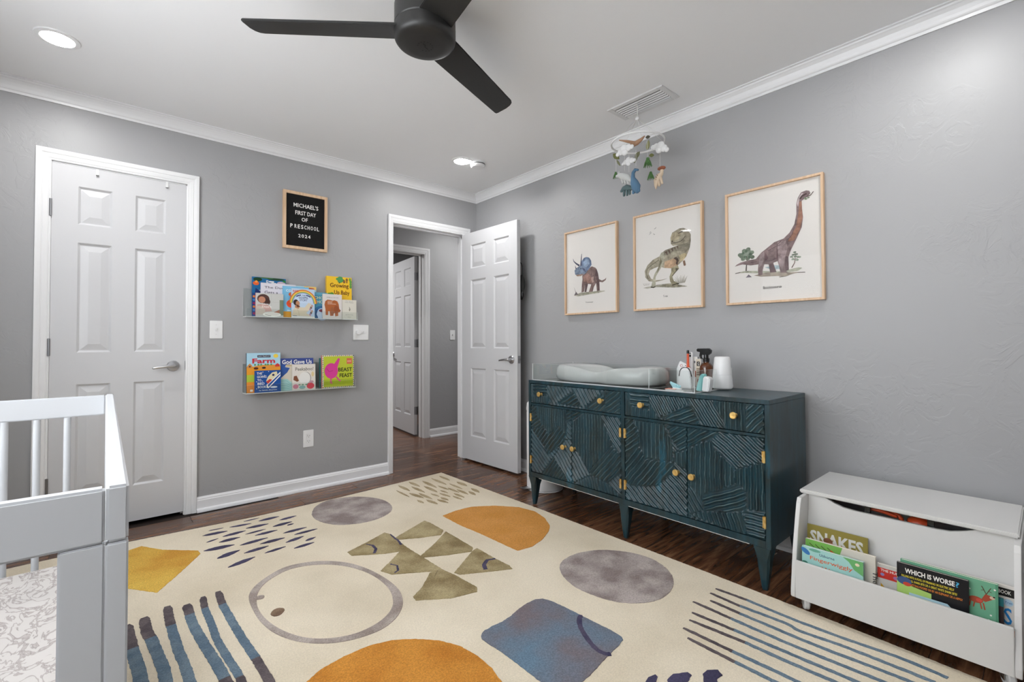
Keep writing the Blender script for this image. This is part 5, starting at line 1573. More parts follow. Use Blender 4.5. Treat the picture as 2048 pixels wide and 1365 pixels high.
# -- tyrannosaur
t, w_, h_ = picture('middle framed print of a striped green-brown tyrannosaur', -1.7432, -2.2128, 1.2569, 1.8755)
a = Art(0.0142, 0.00003)
a.poly(S(170, 166, 152), [(0.0645,0.1470),(0.1601,0.1577),(0.2511,0.1598),(0.3601,0.1334),(0.3684,0.1289),(0.2801,0.1286),(0.1599,0.1439),(0.0968,0.1396)]).poly(S(136, 130, 112), [(0.1724,0.1483),(0.2332,0.1562),(0.3150,0.1429),(0.3489,0.1318),(0.2685,0.1339)])
tb_ = S(158, 150, 132)
a.poly(tb_, [(0.1834,0.3345),(0.1366,0.3188),(0.0982,0.2902),(0.0772,0.2533),(0.0814,0.2132),(0.1068,0.1853),(0.1540,0.1766),(0.1972,0.1816),(0.2395,0.1908),(0.1911,0.1861),(0.1541,0.1877),(0.1228,0.2004),(0.1053,0.2331),(0.1157,0.2544),(0.1455,0.2647),(0.1797,0.2716),(0.2161,0.2577),(0.2638,0.2491),(0.3076,0.2635),(0.3334,0.2814),(0.3619,0.3091),(0.3846,0.3582),(0.3917,0.3988),(0.3909,0.4355),(0.3746,0.4647),(0.3468,0.4830),(0.3184,0.4847),(0.2718,0.4675),(0.2597,0.4372),(0.2623,0.3989),(0.2768,0.3847),(0.3145,0.3862),(0.2709,0.3759),(0.2232,0.3670),(0.1927,0.3496)])
a.poly(S(132, 126, 112), [(0.1927,0.3496),(0.2232,0.3670),(0.2709,0.3759),(0.3145,0.3862),(0.3514,0.3845),(0.3906,0.3990),(0.3846,0.3582),(0.3622,0.3354),(0.3398,0.3440),(0.2824,0.3527),(0.2349,0.3326)])
a.poly(S(186, 156, 128), [(0.2195,0.2966),(0.2936,0.3108),(0.3165,0.2943),(0.3076,0.2662),(0.2638,0.2502),(0.2161,0.2588)]).poly(S(186, 170, 136), [(0.3167,0.3209),(0.3509,0.3318),(0.3676,0.3188),(0.3449,0.2904),(0.3221,0.2829)])
a.poly(S(140, 132, 116), [(0.3184,0.4847),(0.3468,0.4830),(0.3746,0.4647),(0.3920,0.4353),(0.3906,0.3990),(0.3628,0.3932),(0.3404,0.4074),(0.3520,0.4372),(0.3353,0.4613)])
a.poly(S(168, 156, 132), [(0.2597,0.4372),(0.2717,0.4621),(0.3067,0.4665),(0.3295,0.4518),(0.3178,0.4219),(0.2830,0.4117),(0.2624,0.4097)])
for p in ([(0.2201,0.3566),(0.2352,0.3598),(0.2409,0.3317)], [(0.2412,0.3632),(0.2543,0.3650),(0.2599,0.3344)], [(0.2620,0.3692),(0.2738,0.3728),(0.2776,0.3480)], [(0.2826,0.3741),(0.2913,0.3754),(0.2940,0.3536)], [(0.3001,0.3794),(0.3105,0.3804),(0.3085,0.3594)], [(0.1802,0.3239),(0.1895,0.3336),(0.2044,0.2986)]):
    a.poly(S(96, 78, 70), p)
a.poly(S(172, 168, 150), [(0.2141,0.3602),(0.2179,0.3186),(0.2054,0.2765),(0.1794,0.2413),(0.1556,0.2080),(0.1550,0.1444),(0.1399,0.1391),(0.1223,0.1462),(0.1367,0.1962),(0.1483,0.2283),(0.1797,0.2743),(0.1834,0.3345),(0.1958,0.3547)])
a.poly(S(128, 122, 102), [(0.1895,0.3336),(0.2014,0.2990),(0.1795,0.2523),(0.1607,0.2269),(0.1798,0.2798)])
a.poly(S(160, 152, 126), [(0.2638,0.2518),(0.3076,0.2635),(0.3148,0.2413),(0.2939,0.2225),(0.2703,0.1983),(0.2806,0.1704),(0.3162,0.1508),(0.3035,0.1440),(0.2686,0.1436),(0.2542,0.1730),(0.2515,0.2003),(0.2635,0.2260)]).poly(S(104, 98, 82), [(0.2930,0.2493),(0.3148,0.2413),(0.2939,0.2225),(0.2703,0.1983),(0.2663,0.2041),(0.2928,0.2279)])
a.poly(S(96, 82, 74), [(0.2808,0.3099),(0.2994,0.3153),(0.3142,0.2919),(0.3047,0.2639),(0.2932,0.2760),(0.2992,0.2913)]).poly(S(130, 104, 88), [(0.3392,0.2859),(0.3533,0.2867),(0.3597,0.2595),(0.3546,0.2533),(0.3456,0.2555)])
a.stroke(S(80, 72, 64), [(0.2641,0.4051),(0.3003,0.4008),(0.3347,0.4084),(0.3575,0.4309)], .004).stroke(S(80, 72, 64), [(0.3123,0.4548),(0.3267,0.4602),(0.3398,0.4616)], .005).oval(S(40, 34, 30), *[(0.3364,0.4622)][0], .005, .004, 8).oval(S(60, 50, 44), *[(0.2724,0.4145)][0], .006, .004, 8)
a.stroke(S(100, 94, 80), [(0.1038,0.1996),(0.0880,0.2351),(0.0980,0.2677),(0.1363,0.2909),(0.1801,0.3129)], .004).stroke(S(70, 66, 56), [(0.1224,0.1474),(0.1381,0.1431),(0.1538,0.1472)], .006).stroke(S(70, 66, 56), [(0.2686,0.1458),(0.2920,0.1505),(0.3150,0.1520)], .006)
for p in ([(0.1478,0.5121),(0.1572,0.5148),(0.1623,0.5206)], [(0.1128,0.4838),(0.1224,0.4900),(0.1294,0.4932)], [(0.1432,0.4851),(0.1475,0.4760),(0.1538,0.4788)], [(0.1161,0.4956),(0.1256,0.4995)]):
    a.stroke(S(90, 88, 86), p, .0022)
for i in range(11):
    q = [(0.3122,0.1538),(0.3603,0.1491)]
    x_ = q[0][0] + (q[1][0] - q[0][0]) * i / 10 - .01
    a.stroke(S(124, 120, 100), [(x_, q[0][1]), (x_ + (i - 5) * .0035, q[0][1] + .03 + .008 * (i % 3))], (.003, .001))
for i in range(5):
    q = [(0.0744,0.1603),(0.1066,0.1600)]
    x_ = q[0][0] + (q[1][0] - q[0][0]) * i / 4
    a.stroke(S(130, 126, 108), [(x_, q[0][1]), (x_ + (i - 3) * .003, q[0][1] + .016)], (.0025, .001))
p0, p1 = [(0.2083,0.0761),(0.2396,0.0770)]
a.text(S(110, 106, 104), 'T-rex', p0[0], p0[1], p1[0] - p0[0], .013)
a.build(t, 'print', 'wash')
# -- brachiosaurus
t, w_, h_ = picture('framed print of a long-necked brown dinosaur nearest the viewer', -2.3448, -2.8162, 1.2577, 1.8728)
a = Art(0.0142, 0.00003)
a.poly(S(176, 176, 158), [(0.0441,0.1738),(0.1015,0.1811),(0.1800,0.1719),(0.2791,0.1575),(0.3544,0.1692),(0.3749,0.1641),(0.3542,0.1512),(0.2790,0.1470),(0.1798,0.1572),(0.1014,0.1700)]).poly(S(160, 148, 134), [(0.1435,0.1515),(0.2053,0.1608),(0.2982,0.1500),(0.3881,0.1422),(0.3356,0.1405),(0.2979,0.1291),(0.2595,0.1360),(0.1796,0.1409)])
a.poly(S(176, 192, 198), [(0.2006,0.1883),(0.2406,0.1940),(0.2986,0.1866),(0.2984,0.1709),(0.2304,0.1712)])
bc = S(132, 114, 114)
a.oval(S(140, 150, 136), *[(0.1089,0.2691)][0], .030, .028, 14)
for p in [(0.0808,0.2620),(0.0947,0.2907),(0.1162,0.2958),(0.1345,0.2764),(0.1368,0.2513),(0.1129,0.2463),(0.0888,0.2469),(0.0727,0.2715),(0.1237,0.2614)]:
    a.oval(S(122, 134, 118), p[0], p[1], .0125, .011, 7)
for p in [(0.0891,0.2776),(0.1054,0.2863),(0.1265,0.2693),(0.0997,0.2565),(0.1210,0.2535)]:
    a.oval(S(96, 112, 96), p[0], p[1], .008, .008, 6)
a.stroke(S(90, 84, 80), [(0.1042,0.1808),(0.1061,0.2056),(0.1101,0.2328),(0.1088,0.2608)], (.007, .003))
a.stroke(S(120, 104, 96), [(0.3267,0.1701),(0.3400,0.1943),(0.3436,0.2222),(0.3407,0.2484)], (.005, .002)).stroke(S(120, 104, 96), [(0.3425,0.2120),(0.3527,0.2157),(0.3620,0.2222)], .002).stroke(S(120, 104, 96), [(0.3425,0.2068),(0.3319,0.2186),(0.3260,0.2273)], .002)
for p in [(0.3260,0.2257),(0.3345,0.2349),(0.3406,0.2469),(0.3484,0.2359),(0.3560,0.2215),(0.3619,0.2196),(0.3512,0.2067),(0.3328,0.2123),(0.3436,0.2248)]:
    a.oval(S(140, 150, 134), p[0], p[1], .008, .005, 7)
a.poly(bc, [(0.0445,0.2105),(0.0557,0.2204),(0.0750,0.2291),(0.1181,0.2362),(0.1550,0.2378),(0.1811,0.2668),(0.2067,0.2846),(0.2469,0.3130),(0.2907,0.3242),(0.3195,0.3506),(0.3410,0.3881),(0.3509,0.4379),(0.3515,0.4895),(0.3588,0.5188),(0.3728,0.5411),(0.3954,0.5458),(0.4096,0.5402),(0.4139,0.5270),(0.3995,0.5132),(0.3823,0.5029),(0.3754,0.4984),(0.3763,0.4582),(0.3803,0.4163),(0.3738,0.3664),(0.3479,0.3093),(0.3241,0.2613),(0.3123,0.2266),(0.3134,0.1613),(0.3006,0.1576),(0.3076,0.1479),(0.2742,0.1517),(0.2674,0.1906),(0.2604,0.2127),(0.2407,0.2057),(0.2558,0.1565),(0.2253,0.1574),(0.2183,0.2011),(0.1967,0.2039),(0.1876,0.1682),(0.1889,0.1508),(0.1674,0.1477),(0.1646,0.1764),(0.1681,0.2076),(0.1284,0.2072),(0.0857,0.2182),(0.0556,0.2131)])
a.poly(S(104, 86, 88), [(0.2992,0.2337),(0.3123,0.2266),(0.3134,0.1613),(0.3006,0.1576),(0.2938,0.1872)]).poly(S(104, 86, 88), [(0.2183,0.2022),(0.2407,0.2057),(0.2558,0.1565),(0.2253,0.1574)]).poly(S(112, 92, 94), [(0.2015,0.2692),(0.2162,0.2347),(0.1957,0.2051),(0.2011,0.2368)]).poly(S(112, 92, 94), [(0.2587,0.2713),(0.2685,0.2804),(0.2629,0.2176),(0.2530,0.2084)])
a.poly(S(150, 112, 96), [(0.3240,0.3342),(0.3477,0.3713),(0.3601,0.4411),(0.3654,0.4966),(0.3754,0.4984),(0.3763,0.4582),(0.3785,0.4167),(0.3659,0.3576),(0.3377,0.3059),(0.3095,0.3053)])
a.poly(S(160, 142, 142), [(0.2616,0.3133),(0.3001,0.3121),(0.3092,0.2740),(0.2840,0.1622),(0.2675,0.1959),(0.2634,0.2600)]).poly(S(156, 140, 140), [(0.1759,0.2621),(0.1965,0.2699),(0.1959,0.2267),(0.1725,0.1864),(0.1681,0.2087)])
a.poly(S(190, 176, 176), [(0.3538,0.4889),(0.3611,0.5182),(0.3750,0.5380),(0.3840,0.5358),(0.3656,0.5120),(0.3591,0.4723)]).stroke(S(84, 66, 66), [(0.3678,0.5089),(0.3771,0.5221),(0.3975,0.5290)], .008).stroke(S(96, 84, 76), [(0.3973,0.5137),(0.4151,0.5180),(0.4272,0.5328)], .004)
for p in [(0.3940,0.5027),(0.4048,0.5078),(0.3905,0.5087)]:
    a.oval(S(130, 146, 116), p[0], p[1], .006, .0035, 7)
for p in ([(0.2009,0.2207),(0.2310,0.2193),(0.2557,0.2292)], [(0.2166,0.2723),(0.2515,0.2883),(0.2760,0.2951)], [(0.2810,0.3153),(0.2614,0.2974),(0.2587,0.2713)], [(0.1286,0.2221),(0.1600,0.2234)], [(0.3408,0.3726),(0.3287,0.3333),(0.3097,0.3158)]):
    a.stroke(S(100, 82, 84), p, .003)
a.poly(S(120, 112, 120), [(0.1021,0.1438),(0.1173,0.1599),(0.1340,0.1437)])
for p in ([(0.0468,0.1723),(0.0744,0.1759)], [(0.2691,0.1296),(0.3003,0.1310)], [(0.3541,0.1435),(0.3868,0.1408)]):
    a.stroke(S(110, 104, 96), p, .004)
p0, p1 = [(0.1901,0.0744),(0.2791,0.0733)]
a.text(S(100, 98, 96), 'Brachiosaurus', p0[0], p0[1], p1[0] - p0[0], .014)
a.build(t, 'print', 'wash')

# ================================================================== on the dresser
TZ = DT
TX0, TX1, TY0, TY1, TH = -0.490, -0.085, -1.272, -2.400, 0.108
t = thing('changing_tray', 'clear acrylic changing tray with a side compartment on the dresser', 'tray', (-0.28, -1.83, TZ))
def tp(name, *b):
    mb = sheet(*b)
    part(t, name, mb, AC, world=True)
th = 0.004
tp('tray_floor', TX0, TX1, TY1, TY0, TZ + 0.0005, TZ + 0.0045)
tp('tray_side', TX0, TX0 + th, TY1, TY0, TZ + 0.0047, TZ + TH)
tp('tray_side', TX1 - th, TX1, TY1, TY0, TZ + 0.0047, TZ + TH)
tp('tray_end', TX0 + th + .0002, TX1 - th - .0002, TY0 - th, TY0, TZ + 0.0047, TZ + TH)
tp('tray_end', TX0 + th + .0002, TX1 - th - .0002, TY1, TY1 + th, TZ + 0.0047, TZ + TH)
tp('tray_divider', TX0 + th + .0002, TX1 - th - .0002, -2.150, -2.146, TZ + 0.0047, TZ + TH)
TF = TZ + 0.0048
# changing pad: peanut outline, raised rim, dished middle
pad = MB()
NT, NR = 72, 14
cx_, cy_ = -0.283, -1.735
vs, fs = [], []
def pad_r(a_):
    c, s = math.cos(a_), math.sin(a_)
    # long axis along y
    base = 1.0 / ((abs(c) / 0.175) ** 2.6 + (abs(s) / 0.385) ** 2.6) ** (1 / 2.6)
    waist = 1 - 0.24 * math.exp(-(s * base / 0.11) ** 2) if abs(c) > 0.3 else 1
    return base * waist
prof_ = [(0.0, 0.048), (0.3, 0.048), (0.5, 0.052), (0.66, 0.066), (0.78, 0.080), (0.87, 0.085), (0.94, 0.079), (0.985, 0.060), (1.0, 0.036), (0.985, 0.014), (0.94, 0.002), (0.90, 0.0)]
for f, h in prof_:
    for i in range(NT):
        a_ = 2 * PI * i / NT
        r = pad_r(a_) * f
        endlift = 0.016 * abs(math.sin(a_)) ** 2 * (f > 0.6)
        vs.append((cx_ + r * math.cos(a_), cy_ + r * math.sin(a_), TF + (h + (endlift if h > 0.04 else 0)) * (1 - 0.22 * math.exp(-(r * math.sin(a_) / 0.10) ** 2))))
for k in range(len(prof_) - 1):
    for i in range(NT):
        j = (i + 1) % NT
        fs.append((k * NT + i, k * NT + j, (k + 1) * NT + j, (k + 1) * NT + i))
fs.append(tuple(range((len(prof_) - 1) * NT, len(prof_) * NT)))
po = part(None, 'changing_pad', pad.add(vs, fs), M['pad'], smooth='all')
tag(po, 'glossy grey peanut-shaped changing pad in the acrylic tray', 'changing pad')

def lath(name, label, cat, x, y, z, prof, mat, n=28, smooth=True):
    o = part(None, name, MB().lathe(prof, n=n), mat, smooth=smooth)
    o.location = (x, y, z)
    return tag(o, label, cat)
# sound machine: white tapered cylinder, lower and upper shell
c0 = (-0.2200,-2.4092,0.8986)
t = thing('cone_lamp', 'white cone-shaped lamp standing at the right end of the tray', 'lamp', (-0.22, c0[1], TF))
part(t, 'base', MB().lathe([(0.0, 0.0), (0.040, 0.0), (0.048, 0.006), (0.051, 0.016), (0.0455, 0.074)], n=36), M['white'], smooth=True)
part(t, 'shade', MB().lathe([(0.0455, 0.0745), (0.038, 0.158), (0.036, 0.163), (0.031, 0.166), (0.0, 0.167)], n=36, cap=False), M['white'], smooth=True)
# amber spray bottle
c0 = (-0.1500,-2.2896,0.9172)
t = thing('spray_bottle', 'amber glass spray bottle with a black trigger head', 'spray bottle', (-0.15, c0[1], TF))
part(t, 'bottle', MB().lathe([(0.0, 0.0), (0.033, 0.0), (0.036, 0.004), (0.036, 0.098), (0.034, 0.112), (0.026, 0.124), (0.015, 0.130), (0.0145, 0.140)], n=32), M['amber'], smooth=True)
sh = MB().lathe([(0.017, 0.134), (0.0175, 0.152), (0.013, 0.156), (0.012, 0.172)], n=20)
# head: nozzle to -y... towards the left of the viewer is +y
sh.prism([(-0.030, 0.196), (-0.026, 0.180), (-0.012, 0.170), (0.012, 0.170), (0.022, 0.184), (0.048, 0.190), (0.050, 0.200), (0.044, 0.206), (-0.018, 0.207)], lambda p, k: (-0.009 + 0.018 * k, p[0], p[1]))
part(t, 'spray_head', sh, M['blackgloss'], smooth=True, bevel=0.0)
part(t, 'trigger', MB().prism([(0.016, 0.186), (0.032, 0.188), (0.036, 0.165), (0.028, 0.146), (0.022, 0.147), (0.027, 0.165)], lambda p, k: (-0.006 + 0.012 * k, p[0], p[1])), M['blackgloss'])
# white brush holder with a dark arch
c0 = (-0.3000,-2.2630,0.8690)
t = thing('arched_gadget', 'white arched gadget with a black rim in the tray', 'gadget', (-0.30, c0[1], TF))
arch = [(-0.037, 0.0), (0.037, 0.0), (0.032, 0.060), (0.028, 0.086), (0.020, 0.100), (0.008, 0.107), (-0.006, 0.107), (-0.017, 0.101), (-0.026, 0.086), (-0.032, 0.060)]
part(t, 'body', MB().prism([(p[0] * 0.97, p[1]) for p in arch], lambda p, k: (-0.032 + 0.012 * k, p[0], p[1])), M['white'], bevel=0.003)
part(t, 'rear_shell', MB().prism([(p[0], p[1]) for p in arch], lambda p, k: (-0.004 + 0.030 * k, p[0] + 0.010, p[1])), M['white'], bevel=0.003)
ar = [(p[0] * 1.04, p[1] * 1.02) for p in arch if p[1] > 0.05]
part(t, 'rim', MB().prism(ar, lambda p, k: (-0.0198 + 0.0156 * k, p[0] + 0.007, p[1])), M['blackgloss'])
part(t, 'foot', MB().box(-0.034, 0.028, -0.0365, 0.0365, 0.0, 0.006), M['vent'])
# teal and white nasal aspirator
c0 = (-0.4000,-2.4045,0.8694)
t = thing('baby_gadget', 'teal and white handheld baby gadget standing in the tray', 'gadget', (-0.40, c0[1], TF))
sb = [(0.006, 0.0), (-0.028, 0.0), (-0.036, 0.056), (-0.034, 0.068), (-0.010, 0.074), (-0.002, 0.072)]
part(t, 'body', MB().prism(sb, lambda p, k: (-0.02 + 0.04 * k, p[0], p[1])), M['white'], bevel=0.004)
st_ = [(0.0065, 0.0), (0.036, 0.002), (0.030, 0.030), (0.018, 0.072), (0.010, 0.084), (0.001, 0.086), (-0.006, 0.078), (-0.0015, 0.0725)]
part(t, 'cup', MB().prism(st_, lambda p, k: (-0.018 + 0.036 * k, p[0], p[1])), M['tealplastic'], bevel=0.003)
# pale blue shell-shaped brush
c0 = (-0.4300,-2.2694,0.8328)
t = thing('baby_brush', 'pale blue ribbed piece lying at the tray front', 'baby item', (-0.43, c0[1], TF))
sv = MB()
for i in range(7):
    q = (i - 3) / 3.0
    sv.limb([(0.004, 0.012 * q, 0.006), (0.0, 0.024 * q + 0.004, 0.026 + 0.008 * q)], [0.0045, 0.0065], 8)
part(t, 'bristles', sv, M['paleblue'], smooth='all')
part(t, 'handle', MB().limb([(-0.002, 0.014, 0.006), (-0.002, -0.008, 0.005), (-0.002, -0.030, 0.0045)], [0.005, 0.005, 0.004]), M['white'], smooth='all')
# orange tube, white thermometer, boxes, cards
c0 = (-0.2000,-2.2109,0.9161)
t = thing('orange_tube', 'slim orange tube standing upright behind the white holder', 'tube', (-0.20, c0[1], TF))
part(t, 'body', MB().lathe([(0.0, 0.0), (0.012, 0.0), (0.013, 0.090), (0.0075, 0.110), (0.006, 0.178)], n=16), M['orange'], smooth=True)
part(t, 'cap', MB().lathe([(0.0062, 0.1785), (0.007, 0.179), (0.007, 0.196), (0.0, 0.198)], n=16), M['blackgloss'], smooth=True)
c0 = (-0.1700,-2.2124,0.9151)
t = thing('white_stick', 'slim white stick standing just right of the orange tube', 'stick', (-0.17, c0[1], TF))
part(t, 'body', MB().limb([(0, 0, 0.011), (0, -0.001, 0.10), (0, -0.002, 0.178)], [0.010, 0.011, 0.0095]), M['white'], smooth='all')
part(t, 'display', MB().box(-0.0115, -0.009, -0.005, 0.003, 0.160, 0.172).box(-0.0118, -0.0095, -0.005, 0.003, 0.177, 0.182), M['blackgloss'])
def carton(name, label, p, x, w_, h_, d_, artf, rz=RZ):
    t = thing(name, label, 'box', (x, p[1] + w_ / 2, TF), rz)
    part(t, 'body', MB().box(0, w_, 0, d_, 0, h_), M['white'], bevel=0.001)
    a = Art()
    artf(a, w_, h_)
    a.build(t, 'label_print')
def ca1(a, w, h):
    a.rect(K(232, 228, 222), .001, .001, w - .001, h - .001).rect(K(196, 90, 50), w * .3, h * .3, w * .8, h * .52).rect(K(120, 116, 120), w * .3, h * .78, w * .6, h * .86)
def ca2(a, w, h):
    a.rect(K(206, 196, 176), .001, .001, w - .001, h - .001).rect(K(40, 36, 36), w * .2, h * .74, w * .85, h * .9).text(WHT, 'G', w * .4, h * .765, w * .26, h * .11)
    for i in range(4):
        a.rect(K(90, 72, 50), w * .15, h * (.62 - .07 * i), w * .85, h * (.65 - .07 * i))
    a.oval(K(150, 80, 60), w * .5, h * .2, w * .25, h * .07)
carton('ointment_box', 'narrow white box with an orange band behind the tray items', (-0.1500,-2.2252,0.9148), -0.15, 0.030, 0.160, 0.022, ca1)
carton('ointment_box', 'narrow tan box with dark print left of the spray bottle', (-0.1750,-2.2570,0.9169), -0.175, 0.027, 0.150, 0.02, ca2)
p = (-0.2000,-2.1666,0.9339)
cd = thing('note_card', 'small white printed card tilted left of the orange tube', 'card', (-0.20, p[1] + 0.028, TF + 0.002), RZ, rx=-0.1)
part(cd, 'card', MB().prism([(0.004, 0.0), (0.05, 0.0), (0.062, 0.112), (0.058, 0.118), (0.022, 0.134), (0.015, 0.130), (0.0, 0.092)], lambda q, k: (q[0], 0.0016 * k, q[1])), M['white'])
a = Art()
a.stroke(K(190, 80, 70), [(0.02, 0.112), (0.026, 0.100), (0.036, 0.104), (0.03, 0.117), (0.02, 0.112)], 0.0025).oval(K(40, 40, 60), 0.052, 0.110, 0.003, 0.003, 8).stroke(K(120, 116, 130), [(0.038, 0.098), (0.05, 0.1)], 0.003)
a.build(cd, 'card_print')
# flat coral packet and foil card lying in the compartment
tag(part(None, 'coral_packet', MB().box(-0.445, -0.405, -2.275, -2.215, TF, TF + 0.004), plain('coral_card', S(226, 150, 130), 0.5), bevel=0.001), 'flat coral packet lying in the tray compartment', 'packet')
tag(part(None, 'foil_card', MB().box(-0.478, -0.448, -2.335, -2.235, TF, TF + 0.002), M['vent'], bevel=0.0005), 'thin white card lying at the tray front corner', 'card')

# ================================================================== books in the toy bin pocket
GB = 'books in the toy bin pocket'
def art_snake(a, w, h):
    a.rect(K(140, 128, 62), 0, 0, w, h).rect(K(118, 108, 52), 0, 0, w, h * .4)
    a.text(K(206, 206, 200), 'SNAKES', w * .05, h * .72, w * .88, h * .2, bold=0.035)
    a.oval(K(120, 80, 56), w * .36, h * .80, w * .08, h * .05).oval(K(160, 112, 80), w * .40, h * .76, w * .06, h * .03)
    a.rect(K(190, 44, 40), w * .54, h * .56, w * .92, h * .69).text(WHT, 'ALIVE!', w * .58, h * .59, w * .3, h * .07)
def art_lizard(a, w, h):
    a.rect(K(214, 208, 196), 0, 0, w, h)
    a.poly(K(120, 178, 84), [(0, 0), (0, h), (w * .55, h), (w * .5, h * .8), (w * .62, h * .6), (w * .5, 0)])
    for i in range(4):
        a.stroke(K(70, 60, 40), [(w * (.06 + .09 * i), h * .93), (w * (.14 + .09 * i), h * .86), (w * (.3 + .06 * i), h * .8)], h * .012)
    a.poly(K(214, 92, 50), [(w * .38, h * .9), (w * .60, h * .78), (w * .36, h * .76)])
    a.text(K(60, 58, 56), 'The Gr', w * .965, h * .74, w * .38, h * .075, rot=-PI / 2)
def art_worm(a, w, h):
    a.rect(K(166, 212, 206), 0, 0, w, h)
    a.oval(K(60, 120, 180), w * .06, h * .90, w * .09, h * .05, rot=-.6).poly(K(110, 178, 110), [(w * .68, h), (w, h), (w, h * .72), (w * .86, h * .8), (w * .78, h * .93)])
    a.oval(K(110, 170, 150), w * .22, h * .96, w * .1, h * .03).oval(K(70, 130, 110), w * .05, h * .66, w * .05, h * .03)
    o_ = K(222, 110, 72)
    a.text(K(60, 84, 120), 'Usborne', w * .30, h * .87, w * .25, h * .055).text(o_, 'Fingerwiggly', w * .14, h * .73, w * .70, h * .10).text(o_, 'Worms', w * .34, h * .58, w * .40, h * .09)
    a.oval(K(236, 220, 190), w * .91, h * .92, w * .035, h * .03)
def art_red(a, w, h):
    a.rect(K(206, 202, 196), 0, 0, w, h).rect(K(206, 58, 48), 0, h * .72, w, h * .93).text(WHT, 'THE HUNGRY', w * .1, h * .86, w * .8, h * .05)
    a.oval(K(150, 140, 190), w * .15, h * .80, w * .06, h * .03).oval(K(180, 120, 170), w * .55, h * .79, w * .08, h * .035).rect(K(220, 180, 90), w * .9, h * .74, w * .98, h * .82)
    a.poly(K(206, 160, 50), [(w * .1, h * .62), (w * .3, h * .5), (w * .1, h * .48)])
def art_worse(a, w, h):
    a.rect(K(22, 22, 26), 0, 0, w, h)
    for i in range(7):
        a.stroke(K(58, 58, 62), [(w * (.02 + .02 * i), h * .99), (w * (.04 + .015 * i), h * .86), (w * .03, h * (.8 + .01 * i))], .0008)
    a.text(WHT, 'WHICH IS WORSE', w * .12, h * .865, w * .70, h * .075, bold=0.03).text(K(70, 170, 214), '?', w * .83, h * .865, w * .05, h * .075)
    a.text(K(240, 222, 70), 'FALLING INTO A POOL OF PIRANHAS OR ELECTRIC EELS?', w * .07, h * .80, w * .74, h * .034).text(K(240, 222, 70), 'A BULL SHARK BITE OR A GREAT WHITE SHARK BITE?', w * .15, h * .745, w * .70, h * .034).text(K(236, 140, 60), 'GETTING POOPED ON BY AN ELEPHANT OR A HIPPO?', w * .2, h * .69, w * .72, h * .034)
    a.poly(K(170, 204, 110), [(0, h * .78), (w * .08, h * .70), (w * .5, h * .66), (w * .5, h * .58), (0, h * .45)])
    a.rect(K(176, 206, 218), w * .18, 0, w, h * .585).poly(K(22, 22, 26), [(w * .7, h * .6), (w, h * .6), (w, h * .44), (w * .8, h * .52)])
    a.oval(K(60, 84, 130), w * .11, h * .74, w * .11, h * .06).oval(K(196, 70, 50), w * .15, h * .70, w * .06, h * .03)
    for i in range(6):
        a.rect(K(110, 124, 140), w * .26, h * (.53 - .045 * i), w * .70, h * (.545 - .045 * i))
    a.poly(K(110, 50, 100), [(w * .72, h * .56), (w * .86, h * .46), (w, h * .42), (w, h * .35), (w * .88, h * .4)]).rect(K(80, 170, 214), w * .78, h * .2, w, h * .34).poly(K(100, 106, 120), [(w * .74, h * .22), (w, h * .26), (w, h * .12), (w * .8, h * .14)])
def art_deer(a, w, h):
    a.rect(K(112, 172, 140), 0, 0, w, h).rect(K(90, 150, 120), w * .975, 0, w, h)
    b_ = K(166, 74, 50)
    a.oval(b_, w * .79, h * .72, w * .07, h * .045).poly(b_, [(w * .84, h * .74), (w * .88, h * .83), (w * .95, h * .82), (w * .95, h * .78), (w * .88, h * .72)]).oval(K(214, 180, 160), w * .945, h * .80, w * .025, h * .02).oval(BLK, w * .962, h * .815, w * .012, h * .01, 8)
    for s_ in (.74, .78, .83, .86):
        a.stroke(b_, [(w * s_, h * .70), (w * (s_ + (.015 if s_ > .8 else -.015)), h * .61)], w * .014)
    a.oval(K(206, 80, 66), w * .82, h * .72, w * .03, h * .025)
    for s_ in (-1, 1):
        a.stroke(K(90, 60, 40), [(w * .89, h * .83), (w * (.89 + .03 * s_), h * .90), (w * (.89 + .045 * s_), h * .93)], w * .008).stroke(K(90, 60, 40), [(w * (.89 + .025 * s_), h * .88), (w * (.89 + .05 * s_), h * .87)], w * .006)
    for x_, z_ in ((.73, .85), (.97, .92), (.7, .55), (.93, .56), (.85, .42)):
        a.oval(WHT, w * x_, h * z_, w * .012, h * .012, 6)
    a.text(WHT, 'Giant', w * .40, h * .46, w * .32, h * .1)
    a.stroke(WHT, [(w * .89, h * .30), (w * .92, h * .42), (w * .94, h * .46), (w * .91, h * .49), (w * .885, h * .46)], w * .022)
    for i in range(4):
        a.stroke(K(206, 80, 66), [(w * (.885 + .012 * i), h * (.31 + .042 * i)), (w * (.91 + .012 * i), h * (.32 + .042 * i))], w * .009)
    a.oval(WHT, w * .82, h * .33, w * .03, h * .02).oval(K(206, 80, 66), w * .82, h * .325, w * .022, h * .01)
def art_scene(a, w, h):
    a.rect(K(40, 120, 130), 0, 0, w, h).rect(K(70, 56, 60), w * .3, h * .4, w, h * .86).oval(K(200, 150, 110), w * .75, h * .7, w * .08, h * .05).poly(K(30, 60, 90), [(w * .4, 0), (w, 0), (w, h * .4), (w * .7, h * .45)]).oval(K(90, 190, 180), w * .9, h * .2, w * .12, h * .1)
def art_big(a, w, h):
    a.rect(K(222, 216, 210), 0, 0, w, h).rect(BLK, 0, h * .84, w, h * .96).text(WHT, 'BOOK', w * .852, h * .875, w * .118, h * .055)
    a.oval(K(180, 206, 224), w * .94, h * .76, w * .05, h * .05).text(K(60, 120, 180), 'Trait', w * .91, h * .745, w * .07, h * .03)
    a.text(K(40, 128, 196), 'S', w * .90, h * .44, w * .075, h * .24).oval(K(226, 130, 50), w * .95, h * .33, w * .06, h * .07)
BZ = 0.0735
